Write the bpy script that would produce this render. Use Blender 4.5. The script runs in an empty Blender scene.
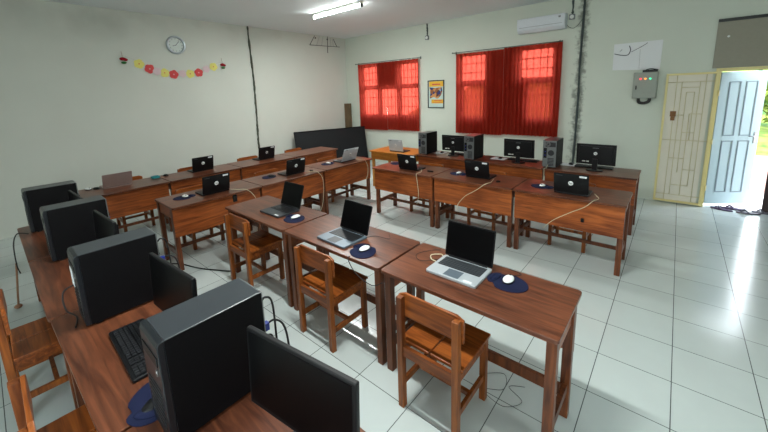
import bpy, bmesh, math, random
from mathutils import Vector, Matrix
random.seed(7)
PI = math.pi
sc = bpy.context.scene
COL = sc.collection

# ------------------------------------------------------------------ materials
def srgb(r, g, b):
    f = lambda c: (c/255/12.92) if c/255 <= .04045 else ((c/255+.055)/1.055)**2.4
    return (f(r), f(g), f(b), 1)

def newmat(name):
    m = bpy.data.materials.new(name); m.use_nodes = True
    nt = m.node_tree
    return m, nt, nt.nodes['Principled BSDF']

def plain(name, col, rough=.5, metal=0, spec=.5, noise=.06, scale=30, coat=0):
    m, nt, b = newmat(name)
    b.inputs['Roughness'].default_value = rough
    b.inputs['Metallic'].default_value = metal
    b.inputs['Specular IOR Level'].default_value = spec
    if coat: b.inputs['Coat Weight'].default_value = coat
    tc = nt.nodes.new('ShaderNodeTexCoord'); n = nt.nodes.new('ShaderNodeTexNoise')
    n.inputs['Scale'].default_value = scale; n.inputs['Detail'].default_value = 4
    nt.links.new(tc.outputs['Object'], n.inputs['Vector'])
    mx = nt.nodes.new('ShaderNodeMix'); mx.data_type = 'RGBA'
    mx.inputs['A'].default_value = tuple(c*(1-noise) for c in col[:3])+(1,)
    mx.inputs['B'].default_value = tuple(min(1, c*(1+noise)) for c in col[:3])+(1,)
    nt.links.new(n.outputs['Fac'], mx.inputs['Factor'])
    nt.links.new(mx.outputs['Result'], b.inputs['Base Color'])
    return m

def wood(name, dark, light, axis='x', rough=.32, spec=.32):
    """varnished wood with grain running along the given object axis"""
    m, nt, b = newmat(name)
    tc = nt.nodes.new('ShaderNodeTexCoord'); oi = nt.nodes.new('ShaderNodeObjectInfo')
    mp = nt.nodes.new('ShaderNodeMapping')
    s = {'x': (1.2, 14, 14), 'y': (14, 1.2, 14), 'z': (14, 14, 1.2)}[axis]
    mp.inputs['Scale'].default_value = s
    add = nt.nodes.new('ShaderNodeVectorMath'); add.operation = 'ADD'
    mul = nt.nodes.new('ShaderNodeMath'); mul.operation = 'MULTIPLY'; mul.inputs[1].default_value = 37
    nt.links.new(oi.outputs['Random'], mul.inputs[0])
    nt.links.new(tc.outputs['Object'], add.inputs[0]); nt.links.new(mul.outputs[0], add.inputs[1])
    nt.links.new(add.outputs[0], mp.inputs['Vector'])
    n = nt.nodes.new('ShaderNodeTexNoise'); n.inputs['Scale'].default_value = 2.2
    n.inputs['Detail'].default_value = 6; n.inputs['Distortion'].default_value = 1.1
    nt.links.new(mp.outputs[0], n.inputs['Vector'])
    n2 = nt.nodes.new('ShaderNodeTexNoise'); n2.inputs['Scale'].default_value = 2.3
    n2.inputs['Detail'].default_value = 2
    nt.links.new(add.outputs[0], n2.inputs['Vector'])
    av = nt.nodes.new('ShaderNodeMath'); av.operation = 'MULTIPLY_ADD'
    nt.links.new(n2.outputs['Fac'], av.inputs[0]); av.inputs[1].default_value = .5
    sub = nt.nodes.new('ShaderNodeMath'); sub.operation = 'ADD'; sub.inputs[1].default_value = -.25
    nt.links.new(n.outputs['Fac'], sub.inputs[0]); nt.links.new(sub.outputs[0], av.inputs[2])
    cr = nt.nodes.new('ShaderNodeValToRGB')
    cr.color_ramp.elements[0].position = .3; cr.color_ramp.elements[0].color = dark
    cr.color_ramp.elements[1].position = .72; cr.color_ramp.elements[1].color = light
    nt.links.new(av.outputs[0], cr.inputs['Fac'])
    nt.links.new(cr.outputs['Color'], b.inputs['Base Color'])
    b.inputs['Roughness'].default_value = rough
    b.inputs['Specular IOR Level'].default_value = spec
    bp = nt.nodes.new('ShaderNodeBump'); bp.inputs['Strength'].default_value = .06; bp.inputs['Distance'].default_value = .01
    nt.links.new(n.outputs['Fac'], bp.inputs['Height']); nt.links.new(bp.outputs[0], b.inputs['Normal'])
    return m

def emit(name, col, strength):
    m, nt, b = newmat(name)
    b.inputs['Base Color'].default_value = col
    b.inputs['Emission Color'].default_value = col
    b.inputs['Emission Strength'].default_value = strength
    return m

M = dict(
    top=wood('desk_top_wood', srgb(66, 35, 23), srgb(117, 67, 44), 'x', .30),
    panel=wood('desk_panel_wood', srgb(104, 48, 20), srgb(168, 90, 42), 'x', .34),
    leg=wood('desk_leg_wood', srgb(74, 38, 22), srgb(122, 68, 38), 'z', .36),
    cpanel=wood('chair_board_wood', srgb(98, 46, 18), srgb(166, 90, 36), 'x', .34),
    cleg=wood('chair_leg_wood', srgb(98, 48, 18), srgb(158, 88, 36), 'z', .36),
    ytop=wood('yellow_wood', srgb(150, 88, 30), srgb(190, 124, 50), 'x', .34),
    yleg=wood('yellow_leg_wood', srgb(150, 92, 36), srgb(186, 126, 56), 'z', .4),
    plank=wood('raw_plank_wood', srgb(78, 64, 44), srgb(112, 92, 66), 'z', .7, .3),
    black=plain('black_plastic', srgb(13, 13, 15), .42, 0, .3),
    blackcase=plain('black_painted_steel', srgb(5, 4, 6), .6, 0, .15),
    pc_top=plain('steel_with_sky_sheen', srgb(46, 50, 54), .32),  # sky reflection on the tower tops put into a lighter grey
    bezel=plain('dark_bezel_plastic', srgb(22, 25, 29), .3),
    rear=plain('galvanised_rear_steel', srgb(120, 124, 124), .38, .6),
    darkgrille=plain('dark_grille', srgb(34, 35, 38), .5),
    screen=plain('dark_lcd_glass', srgb(4, 4, 5), .3, 0, .15, .02),
    lapblack=plain('black_laptop_shell', srgb(10, 10, 12), .42, 0, .3),
    lapgrey=plain('grey_laptop_shell', srgb(96, 108, 118), .4, .3),
    lapdark=plain('dark_grey_laptop_shell', srgb(48, 50, 54), .42, .2),
    lapsilver=plain('silver_laptop_shell', srgb(186, 192, 196), .36, .35),
    lappink=plain('rose_grey_laptop_shell', srgb(150, 128, 122), .4, .3),
    keys=plain('keyboard_keys', srgb(52, 56, 60), .5),
    keysb=plain('black_keys', srgb(26, 26, 29), .45),
    white=plain('white_plastic', srgb(226, 228, 226), .35),
    offwhite=plain('aged_white_plastic', srgb(204, 204, 196), .45),
    navy=plain('navy_mousepad_cloth', srgb(20, 26, 54), .85, 0, .2),
    teal=plain('teal_plastic', srgb(20, 120, 126), .5),
    blueplug=plain('blue_plug_plastic', srgb(24, 50, 150), .4),
    cablek=plain('black_cable', srgb(24, 24, 26), .5),
    cablew=plain('cream_cable', srgb(206, 196, 166), .5),
    cream=plain('cream_painted_metal', srgb(222, 208, 146), .45),
    barpale=plain('pale_gate_bar_paint', srgb(206, 196, 158), .5),
    sheet=plain('pale_backing_sheet', srgb(220, 213, 198), .55, noise=.04, scale=6),
    doorblue=plain('pale_blue_door_paint', srgb(168, 190, 196), .42, noise=.03),
    doordark=plain('dark_door_paint', srgb(58, 40, 40), .5),
    groove=plain('door_groove_paint', srgb(120, 138, 148), .5),
    steel=plain('brushed_steel', srgb(150, 150, 150), .3, .9),
    rust=plain('rusty_padlock', srgb(122, 84, 50), .5, .5),
    trans=plain('grey_transom_board', srgb(142, 138, 124), .6),
    darktrim=plain('dark_trim', srgb(46, 48, 48), .6),
    ceil=plain('ceiling_paint', srgb(224, 230, 232), .9, 0, .2, .03, 1.2),
    boxgrey=plain('grey_box_paint', srgb(140, 146, 136), .45),
    acw=plain('white_ac_plastic', srgb(214, 220, 226), .35),
    acvent=plain('ac_vent_grey', srgb(120, 124, 128), .5),
    paper=plain('white_paper', srgb(222, 224, 226), .8, noise=.02),
    ink=plain('blue_black_ink', srgb(44, 46, 60), .8),
    clockrim=plain('silver_clock_rim', srgb(180, 188, 194), .3, .7),
    clockface=plain('clock_face', srgb(206, 214, 208), .35),
    fy=plain('yellow_felt', srgb(222, 214, 120), .9, 0, .1),
    fr=plain('coral_felt', srgb(206, 82, 82), .9, 0, .1),
    fp=plain('pale_pink_felt', srgb(214, 190, 194), .9, 0, .1),
    rose=plain('dark_red_petals', srgb(150, 22, 38), .8, 0, .2),
    leaf=plain('leaf_green', srgb(46, 110, 54), .7, 0, .2),
    string=plain('pale_string', srgb(178, 176, 168), .8),
    brownstr=plain('brown_string', srgb(150, 110, 84), .8),
    vine=plain('patched_dark_cable', srgb(82, 86, 74), .8, 0, .2, .5, 25),
    darkpipe=plain('dark_conduit', srgb(70, 78, 78), .7, 0, .2, .3, 20),
    board=plain('black_foam_board', srgb(15, 18, 21), .6, 0, .3),
    pframe=plain('dark_poster_frame', srgb(40, 42, 46), .5),
    rod=plain('curtain_rod_metal', srgb(100, 110, 104), .4, .5),
    bars=plain('window_bar_paint', srgb(90, 70, 62), .6),
    concrete=plain('outdoor_concrete', srgb(220, 216, 214), .9, 0, .1, .05, 3),
    soil=plain('pale_pink_soil', srgb(132, 98, 88), .95, 0, .1, .15, 2.5),
    bark=plain('bark', srgb(96, 82, 64), .9, 0, .1),
    sandal=plain('dark_purple_rubber', srgb(70, 52, 84), .6),
    sandalb=plain('grey_rubber', srgb(96, 92, 104), .6),
)
def grass_mat():
    m, nt, b = newmat('sunlit_foliage')
    tc = nt.nodes.new('ShaderNodeTexCoord'); n = nt.nodes.new('ShaderNodeTexNoise')
    n.inputs['Scale'].default_value = 3; n.inputs['Detail'].default_value = 6
    nt.links.new(tc.outputs['Object'], n.inputs['Vector'])
    cr = nt.nodes.new('ShaderNodeValToRGB')
    cr.color_ramp.elements[0].position = .35; cr.color_ramp.elements[0].color = srgb(44, 74, 28)
    cr.color_ramp.elements[1].position = .65; cr.color_ramp.elements[1].color = srgb(112, 122, 52)
    nt.links.new(n.outputs['Fac'], cr.inputs['Fac']); nt.links.new(cr.outputs['Color'], b.inputs['Base Color'])
    b.inputs['Roughness'].default_value = .9; b.inputs['Specular IOR Level'].default_value = .1
    return m
M['grass'] = grass_mat()

def wall_mat(name, col, stain_x=None, mould=False):
    m, nt, b = newmat(name)
    g = nt.nodes.new('ShaderNodeNewGeometry')
    n = nt.nodes.new('ShaderNodeTexNoise'); n.inputs['Scale'].default_value = 1.6; n.inputs['Detail'].default_value = 5
    nt.links.new(g.outputs['Position'], n.inputs['Vector'])
    mx = nt.nodes.new('ShaderNodeMix'); mx.data_type = 'RGBA'
    mx.inputs['A'].default_value = tuple(c*.95 for c in col[:3])+(1,); mx.inputs['B'].default_value = tuple(c*1.04 for c in col[:3])+(1,)
    nt.links.new(n.outputs['Fac'], mx.inputs['Factor'])
    last = mx.outputs['Result']
    sep = nt.nodes.new('ShaderNodeSeparateXYZ'); nt.links.new(g.outputs['Position'], sep.inputs[0])
    def math(op, a, bb=None, c=None):
        k = nt.nodes.new('ShaderNodeMath'); k.operation = op
        for i, v in enumerate((a, bb, c)):
            if v is None: continue
            if isinstance(v, (int, float)): k.inputs[i].default_value = v
            else: nt.links.new(v, k.inputs[i])
        return k.outputs[0]
    def stain(mask, dark, lastc):
        q = nt.nodes.new('ShaderNodeMix'); q.data_type = 'RGBA'
        nt.links.new(mask, q.inputs['Factor']); nt.links.new(lastc, q.inputs['A']); q.inputs['B'].default_value = dark
        return q.outputs['Result']
    n2 = nt.nodes.new('ShaderNodeTexNoise'); n2.inputs['Scale'].default_value = 11; n2.inputs['Detail'].default_value = 6; n2.inputs['Roughness'].default_value = .7
    nt.links.new(g.outputs['Position'], n2.inputs['Vector'])
    if stain_x is not None:   # crumbling patched plaster down both sides of the conduit
        d = math('ABSOLUTE', math('ADD', sep.outputs[0], math('MULTIPLY_ADD', sep.outputs[2], -.006, 1.08)))
        band = math('SUBTRACT', 1, math('DIVIDE', d, .12)); 
        mk = math('MINIMUM', math('MAXIMUM', math('MULTIPLY', math('SUBTRACT', math('ADD', math('MULTIPLY', band, .30), n2.outputs['Fac']), .56), 5), 0), 1)
        last = stain(math('MULTIPLY', mk, .7), srgb(96, 100, 92), last)
    if mould:                 # old damp blotches below the ceiling
        zz = math('MULTIPLY', math('SUBTRACT', sep.outputs[2], 2.75), 1.5)
        n3 = nt.nodes.new('ShaderNodeTexNoise'); n3.inputs['Scale'].default_value = 1.1; n3.inputs['Detail'].default_value = 4
        nt.links.new(g.outputs['Position'], n3.inputs['Vector'])
        f = math('MULTIPLY', math('MAXIMUM', zz, 0), math('MAXIMUM', math('MULTIPLY', math('SUBTRACT', n3.outputs['Fac'], .5), 4), 0))
        dy = math('DIVIDE', math('ADD', sep.outputs[1], .72), .45); dz = math('DIVIDE', math('SUBTRACT', sep.outputs[2], 3.08), .30)
        blot = math('MAXIMUM', math('SUBTRACT', 1, math('ADD', math('MULTIPLY', dy, dy), math('MULTIPLY', dz, dz))), 0)
        f = math('ADD', f, math('MULTIPLY', blot, math('MULTIPLY', n3.outputs['Fac'], .85)))
        fc = nt.nodes.new('ShaderNodeClamp'); nt.links.new(math('MULTIPLY', f, .4), fc.inputs[0])
        last = stain(fc.outputs[0], srgb(112, 112, 98), last)
    nt.links.new(last, b.inputs['Base Color'])
    b.inputs['Roughness'].default_value = .75; b.inputs['Specular IOR Level'].default_value = .3
    return m
WALLC = srgb(204, 208, 198)
M['wall'] = wall_mat('painted_wall', WALLC)
M['wallw'] = wall_mat('painted_wall_patched', srgb(204, 210, 198), stain_x=1)
M['walll'] = wall_mat('painted_wall_damp', srgb(202, 205, 196), mould=True)

def floor_mat():
    m, nt, b = newmat('glazed_floor_tiles')
    g = nt.nodes.new('ShaderNodeNewGeometry'); sep = nt.nodes.new('ShaderNodeSeparateXYZ')
    nt.links.new(g.outputs['Position'], sep.inputs[0])
    def math(op, a, bb=None):
        k = nt.nodes.new('ShaderNodeMath'); k.operation = op
        for i, v in enumerate((a, bb)):
            if v is None: continue
            if isinstance(v, (int, float)): k.inputs[i].default_value = v
            else: nt.links.new(v, k.inputs[i])
        return k.outputs[0]
    def edge(ax):
        f = math('DIVIDE', sep.outputs[ax], .4)
        r = math('ABSOLUTE', math('SUBTRACT', f, math('ROUND', f)))
        return math('LESS_THAN', r, .0062)
    ln = math('MAXIMUM', edge(0), edge(1))
    cell = nt.nodes.new('ShaderNodeCombineXYZ')
    nt.links.new(math('FLOOR', math('DIVIDE', sep.outputs[0], .4)), cell.inputs[0]); nt.links.new(math('FLOOR', math('DIVIDE', sep.outputs[1], .4)), cell.inputs[1])
    wn = nt.nodes.new('ShaderNodeTexWhiteNoise'); nt.links.new(cell.outputs[0], wn.inputs['Vector'])
    tile = nt.nodes.new('ShaderNodeMix'); tile.data_type = 'RGBA'
    tile.inputs['A'].default_value = srgb(197, 205, 202); tile.inputs['B'].default_value = srgb(204, 212, 209)
    nt.links.new(wn.outputs['Value'], tile.inputs['Factor'])
    n = nt.nodes.new('ShaderNodeTexNoise'); n.inputs['Scale'].default_value = 5; n.inputs['Detail'].default_value = 6
    nt.links.new(g.outputs['Position'], n.inputs['Vector'])
    dirt = nt.nodes.new('ShaderNodeMix'); dirt.data_type = 'RGBA'; dirt.blend_type = 'MULTIPLY'
    dirt.inputs['Factor'].default_value = .08
    nt.links.new(tile.outputs['Result'], dirt.inputs['A']); nt.links.new(n.outputs['Fac'], dirt.inputs['B'])
    fin = nt.nodes.new('ShaderNodeMix'); fin.data_type = 'RGBA'
    nt.links.new(ln, fin.inputs['Factor']); nt.links.new(dirt.outputs['Result'], fin.inputs['A']); fin.inputs['B'].default_value = srgb(84, 88, 88)
    nt.links.new(fin.outputs['Result'], b.inputs['Base Color'])
    rr = nt.nodes.new('ShaderNodeMapRange'); rr.inputs['To Min'].default_value = .12; rr.inputs['To Max'].default_value = .24
    nt.links.new(n.outputs['Fac'], rr.inputs['Value']); nt.links.new(rr.outputs[0], b.inputs['Roughness'])
    b.inputs['Specular IOR Level'].default_value = .85
    n4 = nt.nodes.new('ShaderNodeTexNoise'); n4.inputs['Scale'].default_value = 9; n4.inputs['Detail'].default_value = 1
    nt.links.new(g.outputs['Position'], n4.inputs['Vector'])
    h = math('SUBTRACT', math('MULTIPLY', n4.outputs['Fac'], .35), ln)
    bp = nt.nodes.new('ShaderNodeBump'); bp.inputs['Strength'].default_value = .12; bp.inputs['Distance'].default_value = .004
    nt.links.new(h, bp.inputs['Height']); nt.links.new(bp.outputs[0], b.inputs['Normal'])
    return m
M['floor'] = floor_mat()

def curtain_mat():
    m = bpy.data.materials.new('red_curtain_cloth'); m.use_nodes = True; nt = m.node_tree; nt.nodes.clear()
    out = nt.nodes.new('ShaderNodeOutputMaterial'); d = nt.nodes.new('ShaderNodeBsdfDiffuse'); t = nt.nodes.new('ShaderNodeBsdfTranslucent')
    tc = nt.nodes.new('ShaderNodeTexCoord'); mp = nt.nodes.new('ShaderNodeMapping'); mp.inputs['Scale'].default_value = (60, 60, 12)
    n = nt.nodes.new('ShaderNodeTexNoise'); n.inputs['Scale'].default_value = 1
    nt.links.new(tc.outputs['Object'], mp.inputs['Vector']); nt.links.new(mp.outputs[0], n.inputs['Vector'])
    mx = nt.nodes.new('ShaderNodeMix'); mx.data_type = 'RGBA'; mx.inputs['A'].default_value = srgb(128, 44, 32); mx.inputs['B'].default_value = srgb(148, 54, 40)
    nt.links.new(n.outputs['Fac'], mx.inputs['Factor']); nt.links.new(mx.outputs['Result'], d.inputs['Color'])
    t.inputs['Color'].default_value = (.56, .06, .042, 1)
    tr = nt.nodes.new('ShaderNodeBsdfTransparent'); tr.inputs['Color'].default_value = (.8, .10, .07, 1)
    ms = nt.nodes.new('ShaderNodeMixShader'); ms.inputs[0].default_value = .45
    nt.links.new(d.outputs[0], ms.inputs[1]); nt.links.new(t.outputs[0], ms.inputs[2])
    m2 = nt.nodes.new('ShaderNodeMixShader'); m2.inputs[0].default_value = .16
    nt.links.new(ms.outputs[0], m2.inputs[1]); nt.links.new(tr.outputs[0], m2.inputs[2])
    nt.links.new(m2.outputs[0], out.inputs['Surface'])
    return m
M['curtain'] = curtain_mat()
def glass_mat():
    m = bpy.data.materials.new('window_glass'); m.use_nodes = True; nt = m.node_tree; nt.nodes.clear()
    out = nt.nodes.new('ShaderNodeOutputMaterial'); g = nt.nodes.new('ShaderNodeBsdfGlossy'); t = nt.nodes.new('ShaderNodeBsdfTransparent')
    g.inputs['Roughness'].default_value = .02; t.inputs['Color'].default_value = (.93, .96, .95, 1)
    ms = nt.nodes.new('ShaderNodeMixShader'); ms.inputs[0].default_value = .05
    nt.links.new(t.outputs[0], ms.inputs[1]); nt.links.new(g.outputs[0], ms.inputs[2]); nt.links.new(ms.outputs[0], out.inputs['Surface'])
    return m
M['glass'] = glass_mat()
M['tube'] = emit('lit_fluorescent_tube', (.95, 1, .97, 1), 16)
M['red_led'] = emit('red_indicator', (1, .06, .08, 1), .45)
M['orange_led'] = emit('orange_indicator', (1, .3, .05, 1), .45)
M['green_led'] = emit('green_indicator', (.05, .8, .35, 1), .45)
def poster_mat():
    m, nt, b = newmat('poster_picture')
    tc = nt.nodes.new('ShaderNodeTexCoord'); v = nt.nodes.new('ShaderNodeTexVoronoi'); v.inputs['Scale'].default_value = 14
    nt.links.new(tc.outputs['Object'], v.inputs['Vector'])
    cr = nt.nodes.new('ShaderNodeValToRGB'); cr.color_ramp.interpolation = 'CONSTANT'
    cols = [(0, srgb(40, 52, 110)), (.25, srgb(150, 90, 50)), (.45, srgb(90, 50, 34)), (.62, srgb(200, 140, 84)), (.8, srgb(150, 190, 200))]
    while len(cr.color_ramp.elements) < 5: cr.color_ramp.elements.new(.5)
    for e, (p, c) in zip(cr.color_ramp.elements, cols): e.position = p; e.color = c
    sx = nt.nodes.new('ShaderNodeSeparateColor'); nt.links.new(v.outputs['Color'], sx.inputs[0])
    nt.links.new(sx.outputs[0], cr.inputs['Fac']); nt.links.new(cr.outputs['Color'], b.inputs['Base Color'])
    return m
M['poster'] = poster_mat()
M['pyellow'] = plain('poster_yellow', srgb(226, 176, 50), .6)
M['ppale'] = plain('poster_pale', srgb(186, 206, 200), .6)

# ------------------------------------------------------------------ mesh helpers
def BM(): return bmesh.new()
def box(bm, x0, x1, y0, y1, z0, z1, mat=0, mtx=None):
    vs = [bm.verts.new(v) for v in ((x0,y0,z0),(x1,y0,z0),(x1,y1,z0),(x0,y1,z0),(x0,y0,z1),(x1,y0,z1),(x1,y1,z1),(x0,y1,z1))]
    for f in ((3,2,1,0),(4,5,6,7),(0,1,5,4),(1,2,6,5),(2,3,7,6),(3,0,4,7)):
        bm.faces.new([vs[i] for i in f]).material_index = mat
    if mtx is not None:
        for v in vs: v.co = mtx @ v.co
    return vs
def prism(bm, pts, z0, z1, mat=0, mtx=None, smooth=False):
    """closed outline in xy extruded along z"""
    a = [bm.verts.new((p[0], p[1], z0)) for p in pts]; b = [bm.verts.new((p[0], p[1], z1)) for p in pts]
    n = len(pts)
    bm.faces.new(list(reversed(a))).material_index = mat; bm.faces.new(b).material_index = mat
    for i in range(n):
        f = bm.faces.new((a[i], a[(i+1) % n], b[(i+1) % n], b[i])); f.material_index = mat
    if mtx is not None:
        for v in a+b: v.co = mtx @ v.co
def rrect(x0, x1, y0, y1, r, n=4):
    o = []
    for cx, cy, a in ((x1-r, y0+r, -PI/2), (x1-r, y1-r, 0), (x0+r, y1-r, PI/2), (x0+r, y0+r, PI)):
        for k in range(n+1):
            t = a + PI/2*k/n; o.append((cx+r*math.cos(t), cy+r*math.sin(t)))
    return o
def cyl(bm, p0, p1, r, n=16, r2=None, mat=0):
    p0, p1 = Vector(p0), Vector(p1); r2 = r if r2 is None else r2
    d = (p1-p0).normalized(); u = d.orthogonal().normalized(); w = d.cross(u)
    a, b = [], []
    for k in range(n):
        t = 2*PI*k/n; o = u*math.cos(t)+w*math.sin(t)
        a.append(bm.verts.new(p0+o*r)); b.append(bm.verts.new(p1+o*r2))
    bm.faces.new(list(reversed(a))).material_index = mat; bm.faces.new(b).material_index = mat
    for k in range(n):
        f = bm.faces.new((a[k], a[(k+1) % n], b[(k+1) % n], b[k])); f.material_index = mat; f.smooth = True
def catmull(pts, sub=8):
    pts = [Vector(p) for p in pts]; P = [pts[0]]+pts+[pts[-1]]; out = []
    for i in range(1, len(P)-2):
        for k in range(sub):
            t = k/sub; a, b, c, d = P[i-1], P[i], P[i+1], P[i+2]
            out.append(.5*((2*b)+(c-a)*t+(2*a-5*b+4*c-d)*t*t+(3*b-a-3*c+d)*t**3))
    out.append(pts[-1]); return out
def tube(bm, pts, r, n=8, sub=8, jit=0, mat=0):
    P = catmull(pts, sub) if sub > 1 else [Vector(p) for p in pts]
    rings = []; u = None
    for i, p in enumerate(P):
        d = (P[min(i+1, len(P)-1)]-P[max(i-1, 0)]).normalized()
        if u is None: u = d.orthogonal().normalized()
        u = (u-d*u.dot(d)).normalized(); w = d.cross(u)
        rr = r*(1+random.uniform(-jit, jit))
        off = Vector((random.uniform(-1, 1), random.uniform(-1, 1), random.uniform(-1, 1)))*r*jit*.6
        rings.append([bm.verts.new(p+off+(u*math.cos(2*PI*k/n)+w*math.sin(2*PI*k/n))*rr) for k in range(n)])
    for a, b in zip(rings, rings[1:]):
        for k in range(n):
            f = bm.faces.new((a[k], a[(k+1) % n], b[(k+1) % n], b[k])); f.smooth = True; f.material_index = mat
    bm.faces.new(list(reversed(rings[0]))); bm.faces.new(rings[-1])
def ellipsoid(bm, c, rx, ry, rz, half=False, nu=20, nv=10, mat=0):
    ret = bmesh.ops.create_uvsphere(bm, u_segments=nu, v_segments=nv, radius=1)
    for v in ret['verts']:
        z = v.co.z
        if half and z < 0: z *= .12
        v.co = Vector((c[0]+v.co.x*rx, c[1]+v.co.y*ry, c[2]+z*rz))
        for f in v.link_faces: f.smooth = True; f.material_index = mat
def obj(name, bm, mats, parent=None, bevel=0, seg=2, loc=None):
    bmesh.ops.recalc_face_normals(bm, faces=bm.faces)
    me = bpy.data.meshes.new(name); bm.to_mesh(me); bm.free()
    for m in (mats if isinstance(mats, (list, tuple)) else [mats]): me.materials.append(m)
    o = bpy.data.objects.new(name, me); COL.objects.link(o)
    if parent: o.parent = parent
    if loc: o.location = loc
    if bevel:
        b = o.modifiers.new('bevel', 'BEVEL'); b.width = bevel; b.segments = seg; b.limit_method = 'ANGLE'; b.angle_limit = .7
    return o
def tag(o, label=None, cat=None, group=None, kind=None):
    if label: o['label'] = label
    if cat: o['category'] = cat
    if group: o['group'] = group
    if kind: o['kind'] = kind
    return o
def thing(name, label, cat, loc=(0, 0, 0), rz=0, group=None):
    o = bpy.data.objects.new(name, None); COL.objects.link(o); o.empty_display_size = .1
    o.location = loc; o.rotation_euler = (0, 0, rz)
    return tag(o, label, cat, group)
def copy_tree(o, parent=None):
    c = o.copy(); COL.objects.link(c)
    if parent is not None: c.parent = parent
    for ch in [k for k in KIDS.get(o.name, [])]:
        KIDS.setdefault(c.name, []).append(copy_tree(ch, c))
    return c
KIDS = {}
def index_kids(root):
    for o in bpy.data.objects:
        if o.parent == root:
            if o not in KIDS.setdefault(root.name, []): KIDS[root.name].append(o)
            index_kids(o)
class Proto:
    """first placement uses the prototype itself, later ones are copies"""
    def __init__(s, root): s.root = root; s.used = False; index_kids(root)
    def put(s, loc, rz, label, cat, group=None):
        o = s.root if not s.used else copy_tree(s.root); s.used = True
        o.location = loc; o.rotation_euler = (0, 0, rz); o['label'] = label; o['category'] = cat
        if group: o['group'] = group
        elif 'group' in o: del o['group']
        return o
def text_bm(s, size, mtx, depth=.0004):
    cu = bpy.data.curves.new('t', 'FONT'); cu.body = s; cu.size = size; cu.align_x = 'CENTER'; cu.align_y = 'CENTER'; cu.extrude = depth; cu.resolution_u = 2
    o = bpy.data.objects.new('t', cu); COL.objects.link(o)
    bpy.context.view_layer.update()
    me = bpy.data.meshes.new_from_object(o.evaluated_get(bpy.context.evaluated_depsgraph_get()))
    bm = BM(); bm.from_mesh(me); bmesh.ops.transform(bm, matrix=mtx, verts=bm.verts)
    bpy.data.objects.remove(o); bpy.data.curves.remove(cu); bpy.data.meshes.remove(me)
    return bm

# ------------------------------------------------------------------ the setting
H = 3.37; XL, XR, YW, YB = -6.87, 2.7, 4.75, -4.2
def wall_open(name, axis, face, back, a0, a1, z0, z1, holes, mat):
    """wall slab with rectangular holes; axis 'x': runs along x at y=face..back"""
    A = sorted({a0, a1, *[h[0] for h in holes], *[h[1] for h in holes]}); Z = sorted({z0, z1, *[h[2] for h in holes], *[h[3] for h in holes]})
    P = (lambda a, d, z: (a, d, z)) if axis == 'x' else (lambda a, d, z: (d, a, z))
    bm = BM(); V = {}
    def v(a, d, z):
        k = (round(a, 4), round(d, 4), round(z, 4))
        if k not in V: V[k] = bm.verts.new(P(a, d, z))
        return V[k]
    solid = lambda i, j: 0 <= i < len(A)-1 and 0 <= j < len(Z)-1 and not any(h[0] <= (A[i]+A[i+1])/2 <= h[1] and h[2] <= (Z[j]+Z[j+1])/2 <= h[3] for h in holes)
    for i in range(len(A)-1):
        for j in range(len(Z)-1):
            if not solid(i, j): continue
            for d in (face, back): bm.faces.new((v(A[i], d, Z[j]), v(A[i+1], d, Z[j]), v(A[i+1], d, Z[j+1]), v(A[i], d, Z[j+1])))
            for (di, dj, p, q) in ((-1, 0, (A[i], Z[j]), (A[i], Z[j+1])), (1, 0, (A[i+1], Z[j]), (A[i+1], Z[j+1])), (0, -1, (A[i], Z[j]), (A[i+1], Z[j])), (0, 1, (A[i], Z[j+1]), (A[i+1], Z[j+1]))):
                if not solid(i+di, j+dj): bm.faces.new((v(p[0], face, p[1]), v(q[0], face, q[1]), v(q[0], back, q[1]), v(p[0], back, p[1])))
    return tag(obj(name, bm, mat), kind='structure')
SMALL = [(-6.32, -5.74, 2.03, 2.57), (-5.05, -4.46, 2.03, 2.57), (-6.32, -5.74, 1.27, 1.98), (-5.70, -5.10, 1.27, 1.98), (-5.05, -4.46, 1.27, 1.98)]
BIG = [(-3.38, -2.79, 2.03, 2.6), (-2.12, -1.50, 2.03, 2.6), (-3.34, -2.82, 1.27, 1.97), (-1.96, -1.50, 1.27, 1.97)]
DOOR = (.70, 1.90, 0, 2.0)
wall_open('wall_back', 'x', YW, YW+.16, XL-.1, XR+.1, 0, H, SMALL+BIG+[DOOR], M['wallw'])
bm = BM(); box(bm, XL-.12, XL, YB-.1, YW, 0, H); tag(obj('wall_left', bm, M['walll']), kind='structure')
ADDED_REARW = [(-.9, 1.2, 1.1, 2.7)]; ADDED_SIDEW = (-3.7, -2.5, 1.3, 2.7)  # openings added in the unseen walls to let fill light in
wall_open('wall_front', 'x', YB, YB-.15, XL-.1, XR+.1, 0, H, ADDED_REARW, M['wall'])
wall_open('wall_right', 'y', XR, XR+.15, YB, YW, 0, H, [ADDED_SIDEW], M['wall'])
bm = BM(); box(bm, XL, XR, YB, YW+.16, -.1, 0); tag(obj('floor', bm, M['floor']), kind='structure')
bm = BM(); box(bm, XL-.1, XR+.1, YB-.1, YW+.16, H, H+.1); tag(obj('ceiling', bm, M['ceil']), kind='structure')

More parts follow.
